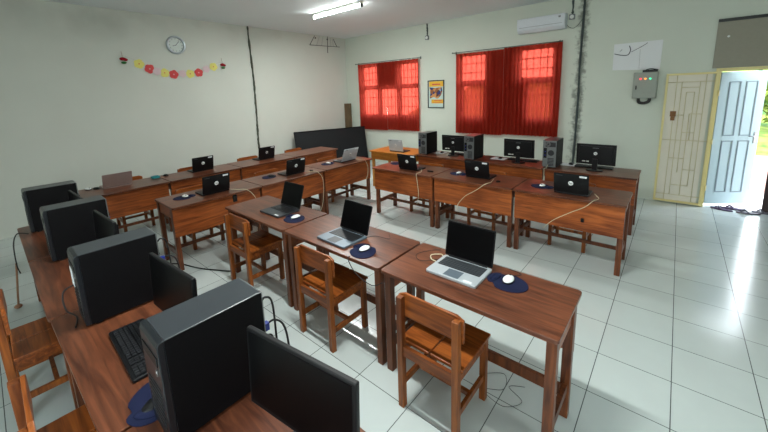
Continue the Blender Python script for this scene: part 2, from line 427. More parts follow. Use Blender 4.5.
def window(name, holes, ya, yb, vb=4, hb=0):
    bm = BM()
    for (x0, x1, z0, z1) in holes:
        w = .03
        for q in ((x0, x0+w, z0, z1), (x1-w, x1, z0, z1), (x0+w, x1-w, z0, z0+w), (x0+w, x1-w, z1-w, z1)): box(bm, q[0], q[1], ya, yb, q[2], q[3])
        for k in range(1, vb+1):
            x = x0+(x1-x0)*k/(vb+1); cyl(bm, (x, (ya+yb)/2, z0), (x, (ya+yb)/2, z1), .008, 8)
        for k in range(1, hb+1):
            z = z0+(z1-z0)*k/(hb+1); box(bm, x0+w, x1-w, (ya+yb)/2-.004, (ya+yb)/2+.004, z-.011, z+.011)
    f = tag(obj(name, bm, M['bars']), kind='structure')
    bm = BM()
    for (x0, x1, z0, z1) in holes: box(bm, x0+.028, x1-.028, max(ya, yb)-.008, max(ya, yb)-.004, z0+.028, z1-.028)
    obj('pane', bm, M['glass'], f)
    return f
window('window_1', SMALL, YW+.06, YW+.11, 4, 2)
window('window_2', BIG, YW+.06, YW+.11, 4, 2)
window('added_window_rear', ADDED_REARW, YB-.11, YB-.06, 1)  # added rear window, out of view, lights the room
bm = BM()
for q in ((ADDED_SIDEW[0], ADDED_SIDEW[0]+.04, 1.3, 2.7), (ADDED_SIDEW[1]-.04, ADDED_SIDEW[1], 1.3, 2.7), (-3.12, -3.08, 1.34, 2.66), (ADDED_SIDEW[0]+.04, ADDED_SIDEW[1]-.04, 1.3, 1.34), (ADDED_SIDEW[0]+.04, ADDED_SIDEW[1]-.04, 2.66, 2.7)): box(bm, XR+.06, XR+.11, q[0], q[1], q[2], q[3])
f = tag(obj('added_window_right', bm, M['bars']), kind='structure')  # added right-wall window, out of view, for fill light
bm = BM(); box(bm, XR+.08, XR+.084, ADDED_SIDEW[0]+.03, ADDED_SIDEW[1]-.03, 1.33, 2.67); obj('pane', bm, M['glass'], f)

# door frame and transom
bm = BM(); box(bm, .645, .70, YW-.02, YW+.16, 0, 2.045); box(bm, 1.90, 1.955, YW-.02, YW+.16, 0, 2.045); box(bm, .70, 1.90, YW-.02, YW+.16, 2.0, 2.045)
tag(obj('trim_1', bm, M['cream'], bevel=.004), kind='structure')
bm = BM(); box(bm, .60, 1.98, YW-.03, YW-.001, 2.046, 2.67); o = tag(obj('trim_2', bm, M['trans']), kind='structure')
bm = BM(); box(bm, .60, 1.98, YW-.045, YW-.0005, 2.671, 2.71); tag(obj('trim_3', bm, M['darktrim']), kind='structure')
t = thing('wall_hook', 'small white hook on the grey board above the doorway', 'hook', (.72, YW-.03, 2.47))
bm = BM(); cyl(bm, (0, 0, 0), (0, -.012, 0), .014, 12); obj('plate', bm, M['white'], t)
bm = BM(); tube(bm, [(0, -.012, 0), (0, -.03, -.004), (0, -.034, .012)], .004, 6, 4); obj('prong', bm, M['white'], t)

def door_leaf(name, w, main, groove, side=1):
    """origin at hinge bottom, leaf runs along +x, 38 mm thick"""
    r = bpy.data.objects.new(name, None); COL.objects.link(r); r['kind'] = 'structure'
    bm = BM(); box(bm, 0, w, -.019, .019, .02, 1.99); obj('leaf', bm, main, r, .003)
    for x0, x1 in ((.13*w/.58, .25*w/.58), (.34*w/.58, .46*w/.58)):
        for z0, z1 in ((.22, .98), (1.08, 1.84)):
            for s in (-1, 1):
                b2 = BM(); y = .019*s; t = .006*s
                ww = .014
                for q in ((x0-ww, x0, z0-ww, z1+ww), (x1, x1+ww, z0-ww, z1+ww), (x0, x1, z0-ww, z0), (x0, x1, z1, z1+ww)):
                    box(b2, q[0], q[1], min(y, y+t), max(y, y+t), q[2], q[3])
                obj('moulding', b2, groove, r)
    for s in (-1, 1):
        b3 = BM(); box(b3, w-.062, w-.028, min(.019*s, .025*s), max(.019*s, .025*s), .95, 1.12)
        cyl(b3, (w-.045, .025*s, 1.06), (w-.045, .06*s, 1.06), .008, 10); cyl(b3, (w-.045, .055*s, 1.06), (w-.15, .055*s, 1.06), .008, 10)
        obj('handle', b3, M['steel'], r)
    return r
d1 = door_leaf('door_1', .59, M['doorblue'], M['groove']); d1.location = (.7035, YW+.125, 0); d1.rotation_euler = (0, 0, math.radians(33))
d2 = door_leaf('door_2', .585, M['doordark'], M['doordark']); d2.location = (1.895, YW+.11, 0); d2.rotation_euler = (0, 0, PI)

# outdoors
bm = BM(); box(bm, -4, 8, YW+.16, 6.0, -.12, -.02); tag(obj('ground_paving', bm, M['concrete']), kind='structure')
bm = BM(); box(bm, -6, 12, 6.0, 10.5, -.14, -.03); tag(obj('ground_soil', bm, M['soil']), kind='structure')
bm = BM()
vs = {}
for i in range(25):
    for j in range(17):
        x = -12+i*1.5; y = 10.5+j*1.0
        vs[i, j] = bm.verts.new((x, y, -.03+.16*(y-10.5)+.15*math.sin(x*1.3+y)*min(1, j/3)))
for i in range(24):
    for j in range(16): bm.faces.new((vs[i, j], vs[i+1, j], vs[i+1, j+1], vs[i, j+1])).smooth = True
tag(obj('ground_grass_bank', bm, M['grass']), kind='structure')
def bush(name, loc, r, h, label, seed):
    rnd = random.Random(seed); t = thing(name, label, 'bush', loc)
    bm = BM()
    for k in range(1100):
        a = rnd.uniform(0, 2*PI); c = rnd.uniform(-1, 1); q = rnd.uniform(.55, 1)**.6; s = math.sqrt(1-c*c)
        p = Vector((r*q*s*math.cos(a), r*q*s*math.sin(a), h*.55+h*.5*q*c))
        n = Vector((rnd.gauss(0, 1), rnd.gauss(0, 1), rnd.gauss(0, 1))).normalized(); u = n.orthogonal().normalized(); w = n.cross(u); L = rnd.uniform(.09, .17)
        bm.faces.new([bm.verts.new(p+x) for x in (-u*L, -w*L*.4, u*L, w*L*.4)])
    obj('foliage', bm, M['grass'], t)
    bm = BM()
    for k in range(5):
        a = k*1.26; tube(bm, [(0, 0, 0), (.1*r*math.cos(a), .1*r*math.sin(a), h*.3), (.5*r*math.cos(a), .5*r*math.sin(a), h*.7)], .03, 6, 3)
    obj('stem', bm, M['bark'], t)
bush('garden_bush', (2.9, 13.2, .40), 1.2, 2.0, 'sunlit yellow-green bush seen through the open doorway', 3)
bush('garden_tree', (4.9, 17.5, 1.06), 2.2, 5.2, 'tall pale green tree far beyond the open doorway', 5)

# ------------------------------------------------------------------ desks
def desk(depth, M_top=M['top'], M_pan=M['panel'], M_leg=M['leg'], ph=.33, W=1.066, sh=.038, sy=None):
    """origin: floor, middle of the user side (-y); panel on +y side"""
    t = thing('student_desk', 'x', 'desk'); w = W/2-.004; D = depth
    bm = BM(); prism(bm, rrect(-w, w, 0, D, .022), .728, .75); obj('desk_top', bm, M_top, t, .003)
    lx = w-.035; ly0 = .03; ly1 = D-.075; L = .024
    for sx in (-1, 1):
        for y in (ly0+L, ly1-L): 
            bm = BM(); box(bm, sx*lx-L, sx*lx+L, y-L, y+L, 0, .727); obj('leg', bm, M_leg, t, .003)
        bm = BM(); box(bm, sx*lx-.011, sx*lx+.011, ly0+2*L+.001, ly1-2*L-.001, .60, .727); obj('side_apron', bm, M_pan, t)
        bm = BM(); box(bm, sx*lx-.014, sx*lx+.014, ly0+2*L+.001, ly1-2*L-.001, .17, .225); obj('side_rail', bm, M_leg, t, .002)
    bm = BM(); ym = sy or (ly0+ly1)/2; box(bm, -lx+.015, lx-.015, ym-.012, ym+.012, .175, .175+sh); obj('stretcher', bm, M_leg, t, .002)
    bm = BM(); box(bm, -w+.012, w-.012, ly1+.001, ly1+.019, .728-ph, .727); obj('modesty_panel', bm, M_pan, t, .002)
    return t
D50 = Proto(desk(.51, sh=.07, sy=.345)); D57 = Proto(desk(.575)); DY = Proto(desk(.66, M['ytop'], M['ytop'], M['yleg'], .15))
def dk(P, x, y, rz, label, group): return P.put((x, y, 0), rz, label, 'desk', group)
gT = 'desks of the short middle row'
dk(D50, -.565, -.675, 0, 'brown desk with silver laptop, nearest the open floor, in the middle row', gT)
dk(D50, -1.64, -.675, 0, 'middle one of three brown desks in the central row, dark grey laptop on it', gT)
dk(D50, -2.715, -.675, 0, 'farthest desk of the central row, black open laptop facing its chair', gT)
gA = 'desks of the front row by the windows'
dk(D57, -.53, 2.175, PI, 'reddish desk at the open-floor end of the laptop row before the windows', gA)
dk(D57, -1.60, 2.175, PI, 'middle desk of the laptop row standing before the computer row', gA)
dk(D57, -2.67, 2.175, PI, 'reddish desk at the left end of the laptop row near the yellow desk', gA)
gB = 'desks of the computer row under the windows'
dk(D57, -.54, 3.39, PI, 'desk under the wall conduit with monitor, rightmost of the window row', gB)
dk(D57, -1.61, 3.39, PI, 'desk under the large curtain with monitor and white paper, middle of window row', gB)
dk(D57, -2.68, 3.39, PI, 'window row desk with monitor between two computer towers', gB)
dk(DY, -3.76, 3.40, PI, 'bright yellow wooden desk with a silver laptop under the windows', None)
gD = 'desks of the second row from the clock wall'
for y, lb in ((-.505, 'near end desk of the second row from the clock wall, white mouse on it'),
              (.562, 'middle desk of the second row from the clock wall, black laptop on it'),
              (1.63, 'far end desk of the second row from the clock wall, grey laptop on it')):
    dk(D57, -4.24, y, -PI/2, lb, gD)
gC = 'desks of the row along the clock wall'
for y, lb in ((-1.13, 'desk along the clock wall with the rose-grey laptop, behind the towers'),
              (-.062, 'desk along the clock wall below the garland end, black laptop on it'),
              (1.006, 'desk along the clock wall beside the hanging wall cable, black laptop on it'),
              (2.074, 'empty desk at the far end of the clock wall row by the black board')):
    dk(D57, -5.60, y, -PI/2, lb, gC)
gL = 'desks of the foreground computer row'
for x, lb in ((-3.763, 'foreground row desk farthest away, two computer towers on it'),
              (-2.694, 'foreground row desk with the second nearest computer tower at its end'),
              (-1.625, 'foreground desk with black keyboard and the nearest big tower'),
              (-.556, 'foreground desk nearest the camera carrying the closest monitor')):
    dk(D57, x, {-1.625: -2.126, -.556: -2.10}.get(x, -2.145), .02 if x == -1.625 else 0, lb, gL)

# ------------------------------------------------------------------ chairs
def chair():
    """user faces +y; origin: floor under the middle"""
    t = thing('wooden_chair', 'x', 'chair')
    for sx in (-1, 1):
        bm = BM(); box(bm, sx*.178-.019, sx*.178+.019, -.195, -.157, 0, .728); obj('leg', bm, M['cleg'], t, .003)
        bm = BM(); box(bm, sx*.178-.019, sx*.178+.019, .152, .19, 0, .418); obj('leg', bm, M['cleg'], t, .003)
        bm = BM(); box(bm, sx*.178-.010, sx*.178+.010, -.156, .151, .355, .417); obj('side_apron', bm, M['cpanel'], t)
        bm = BM(); box(bm, sx*.178-.010, sx*.178+.010, -.156, .151, .14, .18); obj('side_stretcher', bm, M['cleg'], t, .002)
    for y in (-.186, .160):
        bm = BM(); box(bm, -.158, .158, y, y+.022, .355, .417); obj('apron', bm, M['cpanel'], t)
    bm = BM(); box(bm, -.167, .167, -.012, .012, .145, .175); obj('cross_stretcher', bm, M['cleg'], t, .002)
    bm = BM()
    for x0, x1 in ((-.205, -.004), (.004, .205)):
        box(bm, x0, x1, -.155, .205, .4185, .438)
    obj('seat', bm, M['cpanel'], t, .004)
    bm = BM(); pts = []
    for k in range(9):
        x = -.198+.396*k/8; pts.append((x, -.156+.0*x*x))
    n = 10; V = []
    for k in range(n+1):
        x = -.207+.414*k/n; dy = .0
        zt = .742-.02*max(0, abs(x)/.207-.85)/.15
        V.append([bm.verts.new((x, -.1565+dy, .595)), bm.verts.new((x, -.1565+dy, zt)), bm.verts.new((x, -.138-.004*math.cos(x*8), zt)), bm.verts.new((x, -.138-.004*math.cos(x*8), .595))])
    for a, b in zip(V, V[1:]):
        for k in range(4): bm.faces.new((a[k], a[(k+1) % 4], b[(k+1) % 4], b[k]))
    bm.faces.new(V[0]); bm.faces.new(V[-1])
    obj('backrest', bm, M['cpanel'], t, .003)
    return t
CH = Proto(chair())
def ch(x, y, rz, lb, g): CH.put((x, y, 0), rz, lb, 'chair', g)
g = 'chairs of the middle row'
ch(-.655, -.625, 0, 'nearest wooden chair, in front of the silver laptop desk', g)
ch(-1.68, -.59, 0, 'wooden chair at the middle desk of the central row, between two other chairs', g)
ch(-2.87, -.575, 0, 'wooden chair at the far end desk of the central row', g)
g = 'chairs behind the laptop row'
ch(-.57, 2.215, PI, 'chair tucked behind the right desk of the laptop row, only legs showing', g)
ch(-1.62, 2.215, PI, 'chair tucked behind the middle desk of the laptop row, only legs showing', g)
ch(-2.60, 2.215, PI, 'chair tucked behind the left desk of the laptop row, only legs showing', g)
g = 'chairs behind the second row'
ch(-4.36, -.505, -PI/2, 'chair tucked behind the near desk of the second row from the clock wall', g)
ch(-4.36, .60, -PI/2, 'chair tucked behind the middle desk of the second row from the clock wall', g)
ch(-4.36, 1.82, -PI/2, 'chair tucked behind the grey laptop desk of the second row', g)
g = 'chairs along the clock wall'
ch(-5.80, -.90, -PI/2, 'chair against the clock wall behind the rose-grey laptop', g)
ch(-5.80, .02, -PI/2, 'chair against the clock wall behind the black laptop below the garland', g)
ch(-5.80, 1.07, -PI/2, 'chair against the clock wall near the hanging wall cable', g)
ch(-5.80, 2.13, -PI/2, 'chair against the clock wall beside the leaning black board', g)
g = 'chairs at the foreground computer row'
ch(-2.70, -2.15, 0, 'chair at the far left edge behind the computer row, seat half hidden', g)
ch(-1.58, -2.12, 0, 'chair in the bottom left corner, only its backrest edge showing', g)

# ------------------------------------------------------------------ laptops
def laptop(shell, lidm, keym, keys=True, w=.33, d=.235, lid=.225, tilt=104, logo=False, sticker=False, base_label=None):
    """user at -y, hinge at y=+d/2, origin bottom centre"""
    t = thing('laptop', 'x', 'laptop')
    bm = BM(); prism(bm, rrect(-w/2, w/2, -d/2, d/2, .012), 0, .017); b = obj('base', bm, shell, t, .003)
    bm = BM(); box(bm, -w*.43, w*.43, -.015, d/2-.022, .0171, .0180)
    nx, ny = 14, 5; x0, x1, y0, y1 = -w*.425, w*.425, -.012, d/2-.025
    for j in range(ny):
        for i in range(nx):
            cx = x0+(x1-x0)*(i+.5)/nx; cy = y0+(y1-y0)*(j+.5)/ny
            box(bm, cx-(x1-x0)/nx*.4, cx+(x1-x0)/nx*.4, cy-(y1-y0)/ny*.39, cy+(y1-y0)/ny*.39, .0181, .0195, 1)
    obj('keyboard', bm, [M['black'], keym], b)
    bm = BM(); box(bm, -.05, .05, -d/2+.012, -.028, .0171, .0176); obj('touchpad', bm, M['lapgrey'] if shell is M['lapsilver'] else M['lapdark'], b)
    if shell in (M['lapsilver'], M['lapdark']):
        bm = BM(); box(bm, w/2-.085, w/2-.03, -d/2+.012, -d/2+.03, .0171, .0175); obj('palm_sticker', bm, M['paper'], b)
    # hinge
    bm = BM(); cyl(bm, (-w*.4, d/2-.006, .02), (w*.4, d/2-.006, .02), .007, 10); obj('hinge', bm, M['black'], t)
    R = Matrix.Translation((0, d/2-.004, .021)) @ Matrix.Rotation(math.radians(90-tilt), 4, 'X')
    # lid in plane xz: z up, outer side +y
    RX = R @ Matrix.Rotation(PI/2, 4, 'X')       # outline xy -> xz
    bm = BM(); prism(bm, rrect(-w/2, w/2, 0, lid, .01), -.008, 0, 0, RX); L = obj('lid', bm, lidm, t, .002)
    bm = BM(); box(bm, -w/2+.008, w/2-.008, -.0012, -.0002, .012, lid-.007, 0, R); obj('screen', bm, M['screen'], L)
    if logo:
        bm = BM(); ring = [(.024*math.cos(2*PI*k/28), lid*.52+.024*math.sin(2*PI*k/28)) for k in range(28)]
        prism(bm, ring, -.0092, -.0082, 0, RX); lg = obj('round_logo', bm, M['white'], L)
        tm = R @ Matrix.Translation((0, .0096, lid*.52)) @ Matrix.Rotation(PI, 4, 'Z') @ Matrix.Rotation(PI/2, 4, 'X') @ Matrix.Shear('XZ', 4, (.25, 0))
        tm = R @ Matrix.Translation((0, .0096, lid*.52)) @ Matrix.Rotation(PI, 4, 'Z') @ Matrix.Rotation(PI/2, 4, 'X')
        obj('logo_letters', text_bm('hp', .034, tm), M['lapblack'], L)
    if sticker:
        bm = BM(); box(bm, -w/2+.022, -w/2+.085, .0082, .0090, lid-.032, lid-.012, 0, R); obj('asset_sticker', bm, M['paper'], L)
        bm = BM(); box(bm, w/2-.085, w/2-.025, .0082, .0086, lid-.028, lid-.020, 0, R); obj('maker_mark', bm, M['keys'], L)
    return t
LS = Proto(laptop(M['lapsilver'], M['lapblack'], M['keys'], w=.335, d=.25, lid=.235, tilt=101))
LD = Proto(laptop(M['lapdark'], M['lapblack'], M['keysb'], w=.325, d=.25, lid=.237, tilt=108))
LG = Proto(laptop(M['lapgrey'], M['lapblack'], M['keysb'], w=.325, d=.25, lid=.236, tilt=108))
LB = Proto(laptop(M['lapblack'], M['lapblack'], M['keysb'], w=.325, d=.225, lid=.218, tilt=102, logo=True, sticker=True))
LW = Proto(laptop(M['lapdark'], M['lapsilver'], M['keysb'], w=.335, d=.225, lid=.225, tilt=112, logo=True, sticker=True))
LY = Proto(laptop(M['lapdark'], M['lapsilver'], M['keysb'], w=.335, d=.225, lid=.228, tilt=100, logo=True, sticker=True))
LP = Proto(laptop(M['lappink'], M['lappink'], M['keysb'], w=.33, d=.22, lid=.185, tilt=108))
Z = .7505
LS.put((-.68, -.39, Z), 0, 'open laptop with silver keyboard deck on the nearest middle row desk', 'laptop')
LG.put((-1.65, -.485, Z), -.04, 'open laptop with dark screen and blue-grey deck on the middle desk of the central row', 'laptop')
LD.put((-2.625, -.41, Z), 0, 'open laptop with black deck on the farthest central row desk', 'laptop')
LB.put((-.495, 1.83, Z), PI, 'black laptop seen from behind on the right desk of the laptop row', 'laptop', 'black laptops with a round white logo')
LB.put((-1.59, 1.96, Z), PI, 'black laptop seen from behind on the middle desk of the laptop row', 'laptop', 'black laptops with a round white logo')
LB.put((-2.62, 1.87, Z), PI, 'black laptop seen from behind on the left desk of the laptop row', 'laptop', 'black laptops with a round white logo')
LB.put((-5.44, -.02, Z), -PI/2, 'black laptop on the clock wall row, right of the teal object', 'laptop', 'black laptops with a round white logo')
LB.put((-5.43, 1.10, Z), -PI/2, 'black laptop on the clock wall row at the foot of the wall cable', 'laptop', 'black laptops with a round white logo')
LB.put((-3.96, -.48, Z), -PI/2, 'black laptop on the near desk of the second row beside a navy mousepad', 'laptop', 'black laptops with a round white logo')
LB.put((-3.96, .67, Z), -PI/2, 'black laptop on the middle desk of the second row from the clock wall', 'laptop', 'black laptops with a round white logo')
LW.put((-3.96, 1.75, Z), -PI/2, 'grey-lidded laptop tilted far back on the far desk of the second row', 'laptop')
LY.put((-3.70, 2.99, Z), PI, 'silver-grey laptop seen from behind on the yellow desk', 'laptop')
LP.put((-5.45, -1.13, Z), -PI/2, 'thin rose-grey laptop seen from behind, nearest on the clock wall row', 'laptop')

# ------------------------------------------------------------------ mice, pads, keyboards
def wrist_pad():
    """navy pad, round with a narrower gel rest, rests flat"""
    t = thing('mouse_pad', 'x', 'mouse pad')
    bm = BM(); pts = []
    for k in range(48):
        a = 2*PI*k/48; x = .120*math.cos(a); y = .096*math.sin(a)
        if x < -.03: x = -.03+(x+.03)*1.0; 
        sq = 1-.30*math.exp(-((x+.058)/.02)**2)
        pts.append((x, y*sq))
    prism(bm, pts, 0, .004); obj('mat', bm, M['navy'], t, .001)
    bm = BM(); ellipsoid(bm, (-.075, 0, .0045), .022, .045, .012, True); obj('wrist_rest', bm, M['navy'], t)
    return t
PD = Proto(wrist_pad())
def mouse(m, stripe):
    t = thing('computer_mouse', 'x', 'mouse')
    bm = BM(); ellipsoid(bm, (0, 0, .004), .031, .050, .022, True); obj('shell', bm, m, t)
    bm = BM(); cyl(bm, (-.004, .028, .0205), (.004, .028, .0205), .007, 12); obj('scroll_wheel', bm, M['black'], t)
    bm = BM(); prism(bm, [(.0315*math.cos(2*PI*k/24), .0535*math.sin(2*PI*k/24)) for k in range(24)], 0, .009); obj('lower_rim', bm, stripe, t)
    return t
MW = Proto(mouse(M['white'], M['black'])); MK = Proto(mouse(M['black'], M['black']))
gp = 'navy mouse pads'; gm = 'white mice on the desks'
def pm(x, y, rz, where, m=True, mx=0, my=.01, off=0):
    PD.put((x, y, Z), rz, 'navy mouse pad ' + where, 'mouse pad', gp)
    if m: MW.put((x+mx, y+my, Z+.0046), off, 'white mouse ' + where, 'mouse', gm)
pm(-.395, -.335, -.15, 'beside the silver laptop', mx=-.0, my=.02)
pm(-1.365, -.545, -.7, 'beside the blue-grey laptop on the middle desk', mx=0, my=.02)
pm(-2.338, -.445, -.4, 'at the black deck laptop in the central row', my=.02)
pm(-.82, 1.88, PI, 'on the right desk of the laptop row', off=PI)
pm(-1.90, 1.93, PI, 'on the middle desk of the laptop row', off=PI)
pm(-3.02, 2.03, PI, 'on the left desk of the laptop row, no mouse on it', False)
pm(-4.0, -.79, -PI/2, 'on the near desk of the second row from the clock wall', off=-PI/2)
pm(-4.03, .35, -PI/2+.6, 'on the middle desk of the second row', False)
MK.put((-4.0, .37, Z+.0046), -1.2, 'dark mouse on the navy pad of the second row middle desk', 'mouse')
pm(-4.0, 1.42, -PI/2, 'on the far desk of the second row beside the grey laptop', off=-PI/2)
MW.put((-5.52, -1.42, Z), -1.2, 'white mouse by the nearest tower on the clock wall row', 'mouse')
MK.put((-5.46, -1.345, Z), -1.2, 'black mouse between white mouse and rose-grey laptop', 'mouse')
MK.put((-5.50, -.50, Z), -1.4, 'black mouse beside the teal object on the clock wall row', 'mouse')
PD.put((-1.15, -1.935, Z), 2.4, 'navy mouse pad in front of the nearest foreground tower', 'mouse pad', gp)
MK.put((-1.115, -1.95, Z+.0046), .3, 'black mouse on the foreground navy pad', 'mouse')
bm = BM(); prism(bm, rrect(-.045, .045, -.10, .0, .01), 0, .028); prism(bm, rrect(-.03, .03, -.09, -.01, .008), .0281, .034)
tag(obj('pencil_case', bm, M['teal'], None, .004, loc=(-5.47, -.60, Z)), 'small teal plastic case lying on the clock wall row desk', 'case')

def keyboard():
    t = thing('keyboard', 'x', 'keyboard')
    bm = BM(); prism(bm, rrect(-.225, .225, -.075, .075, .012), 0, .016); b = obj('keyboard_body', bm, M['black'], t, .004)
    bm = BM()
    for (x0, x1, n) in ((-.213, .07, 15), (.08, .125, 3), (.135, .213, 4)):
        for j in range(6):
            y = -.05+j*.0195
            for i in range(n):
                s = (x1-x0)/n; cx = x0+s*(i+.5)
                if j == 0 and n == 15 and 4 <= i <= 8:
                    if i == 6: box(bm, cx-s*2.4, cx+s*2.4, y-.008, y+.008, .0161, .022)
                    continue
                box(bm, cx-s*.42, cx+s*.42, y-.008, y+.008, .0161, .022)
    obj('keys', bm, M['keysb'], b)
    return t
KB = Proto(keyboard()); gk = 'black desktop keyboards'
KB.put((-1.52, -1.897, Z), -.02, 'black keyboard between the two nearest foreground towers', 'keyboard', gk)
KB.put((-.53, 3.245, Z), PI, 'black keyboard behind the right window row monitor', 'keyboard', gk)
KB.put((-1.48, 3.245, Z), PI, 'black keyboard behind the middle window row monitor', 'keyboard', gk)
KB.put((-2.52, 3.245, Z), PI, 'black keyboard behind the left window row monitor', 'keyboard', gk)
for x, y, w, lb in ((-.84, 3.27, .10, 'white mouse sheet with black mouse beside the right window row tower'), (-1.85, 3.2, .11, 'white mouse sheet with black mouse beside the middle tower of the window row'), (-2.93, 3.2, .09, 'white mouse sheet beside the left tower of the window row')):
    bm = BM(); prism(bm, rrect(-w, w, -.09, .09, .01), 0, .003)
    tag(obj('paper_pad', bm, M['paper'], None, loc=(x, y, Z)), lb, 'paper', 'white sheets used as mouse pads')
    MK.put((x+.02, y+.02, Z+.0035), PI+.3, 'black mouse on the ' + lb.split('beside')[1].replace(' the', 'white sheet by the', 1).strip(), 'mouse', 'black mice in the window row')

# ------------------------------------------------------------------ towers and monitors
def tower():
    """front at -y, origin bottom centre; w .175 d .36 h .385"""
    t = thing('computer_tower', 'x', 'computer tower'); w, d, h = .0875, .185, .39
    bm = BM(); box(bm, -w, w, -d+.0215, d-.012, .012, h); obj('case', bm, M['pc_top'], t, .003)
    for sx in (-1, 1):
        bm = BM(); box(bm, sx*w if sx > 0 else -w-.0015, w+.0015 if sx > 0 else -w, -d+.0225, d-.013, .013, h-.002); obj('side_panel', bm, M['blackcase'], t)
    bm = BM(); V = [(-d+.022, .012), (-d+.003, .012), (-d, .016), (-d, h-.018), (-d+.006, h-.002), (-d+.022, h+.001)]
    prism(bm, V, -w-.001, w+.001, 0, Matrix(((0, 0, 1, 0), (1, 0, 0, 0), (0, 1, 0, 0), (0, 0, 0, 1)))); f = obj('front_bezel', bm, M['bezel'], t, .003)
    bm = BM(); box(bm, -.072, .072, -d-.003, -d, .30, .335); obj('optical_drive', bm, M['black'], f, .002)
    bm = BM(); cyl(bm, (.05, -d, .27), (.05, -d-.004, .27), .011, 16); obj('power_button', bm, M['steel'], f)
    bm = BM()
    for k in range(9): box(bm, -.06, .06, -d-.002, -d, .06+k*.018, .066+k*.018)
    obj('air_slots', bm, M['darkgrille'], f)
    bm = BM(); box(bm, -w+.003, w-.003, d-.012, d-.006, .016, h-.004); r = obj('rear_panel', bm, M['rear'], t)
    bm = BM(); box(bm, -w+.012, w-.035, d-.006, d-.004, .30, .365); obj('power_supply', bm, M['darkgrille'], r)
    bm = BM()
    for q in (.012, .020, .028): 
        for k in range(28):
            a0, a1 = 2*PI*k/28, 2*PI*(k+1)/28
            f4 = [bm.verts.new((.02+rr*math.cos(a), d-.0030, .335+rr*math.sin(a))) for a, rr in ((a0, q), (a1, q), (a1, q+.0035), (a0, q+.0035))]
            bm.faces.new(f4)
    obj('fan_guard', bm, M['steel'], r)
    bm = BM(); cyl(bm, (-.02, d-.006, .215), (-.02, d-.003, .215), .04, 24); obj('case_fan', bm, M['darkgrille'], r)
    bm = BM(); box(bm, .035, .075, d-.006, d-.003, .14, .28); 
    for k in range(5): box(bm, .045, .06, d-.003, d+.003, .15+k*.025, .160+k*.025, k % 2)
    obj('port_block', bm, [M['black'], M['blueplug']], r)
    bm = BM()
    for k in range(6): box(bm, -.06, .02, d-.006, d-.0035, .03+k*.02, .042+k*.02)
    obj('slot_covers', bm, M['darkgrille'], r)
    bm = BM()
    for sx in (-1, 1):
        for y in (-.13, .13): box(bm, sx*.065-.012, sx*.065+.012, y-.015, y+.015, 0, .0119)
    obj('feet', bm, M['black'], t)
    return t
TW = Proto(tower()); g1 = 'towers of the foreground row'; g2 = 'towers of the window row'
TW.put((-.966, -1.785, Z), 0, 'biggest and nearest black computer tower at the bottom of the photo', 'computer tower', g1)
TW.put((-1.985, -1.84, Z), 0, 'second nearest black tower of the foreground row, white label on its front', 'computer tower', g1)
TW.put((-3.12, -1.845, Z), 0, 'third black tower of the foreground row', 'computer tower', g1)
TW.put((-4.06, -1.885, Z), 0, 'farthest black tower of the foreground row, against the clock wall', 'computer tower', g1)
TW.put((-1.02, 3.08, Z), PI, 'tower at the right of the window row showing its grey rear panel', 'computer tower', g2)
TW.put((-2.21, 3.04, Z), PI, 'middle tower of the window row, between two monitors', 'computer tower', g2)
TW.put((-3.12, 3.07, Z), PI, 'left tower of the window row beside the yellow desk', 'computer tower', g2)

def monitor(lift=0):
    """screen faces -y; origin bottom centre of the foot"""
    t = thing('computer_monitor', 'x', 'monitor')
    bm = BM(); prism(bm, [(.10*math.cos(2*PI*k/32), .075*math.sin(2*PI*k/32)) for k in range(32)], 0, .012); obj('foot', bm, M['black'], t, .003)
    bm = BM(); box(bm, -.03, .03, .005, .03, .0121, .16+lift); obj('neck', bm, M['black'], t, .004)
    R = Matrix.Translation((0, 0, .22+lift)) @ Matrix.Rotation(math.radians(-3), 4, 'X') @ Matrix.Translation((0, 0, -.22))
    bm = BM(); box(bm, -.225, .225, -.018, 0, .08, .355, 0, R); box(bm, -.19, .19, 0, .018, .10, .33, 0, R); p = obj('housing', bm, M['black'], t, .004)
    bm = BM(); box(bm, -.212, .212, -.0192, -.0182, .098, .345, 0, R); obj('screen', bm, M['screen'], p)
    bm = BM(); cyl(bm, R @ Vector((0, .018, .235)), R @ Vector((0, .0192, .235)), .021, 24); obj('round_logo', bm, M['white'], p)
    tm = R @ Matrix.Translation((0, .0194, .235)) @ Matrix.Rotation(PI, 4, 'Z') @ Matrix.Rotation(PI/2, 4, 'X')
    obj('logo_letters', text_bm('hp', .03, tm), M['black'], p)
    bm = BM(); box(bm, .07, .10, .0181, .0188, .115, .13, 0, R); box(bm, .11, .15, .0181, .0188, .115, .13, 0, R); obj('labels', bm, M['offwhite'], p)
    bm = BM(); box(bm, -.035, .035, .0181, .0188, .305, .311, 0, R); obj('maker_mark', bm, M['rear'], p)
    return t
MO = Proto(monitor()); ML = Proto(monitor(.027)); g3 = 'monitors of the window row'; g4 = 'monitors of the foreground row'
MO.put((-.49, 3.04, Z), PI, 'right monitor of the window row seen from behind', 'monitor', g3)
MO.put((-1.49, 3.05, Z), PI, 'middle monitor of the window row seen from behind', 'monitor', g3)
MO.put((-2.60, 3.07, Z), PI, 'left monitor of the window row, between two towers', 'monitor', g3)
ML.put((-.522, -1.705, Z), .14, 'large dark monitor nearest the camera at the bottom of the photo', 'monitor', g4)
ML.put((-1.437, -1.742, Z), .07, 'dark monitor between the two nearest foreground towers', 'monitor', g4)
ML.put((-2.565, -1.77, Z), .05, 'monitor mostly hidden behind the second nearest foreground tower', 'monitor', g4)
ML.put((-3.48, -1.785, Z), .04, 'monitor mostly hidden behind the third foreground tower', 'monitor', g4)
bm = BM(); box(bm, -.034, .034, -.0012, 0, 0, .10)
tag(obj('paper_label', bm, M['paper'], None, loc=(-2.035, -2.0265, .945)), 'white paper label stuck on the front of the second nearest tower', 'label')

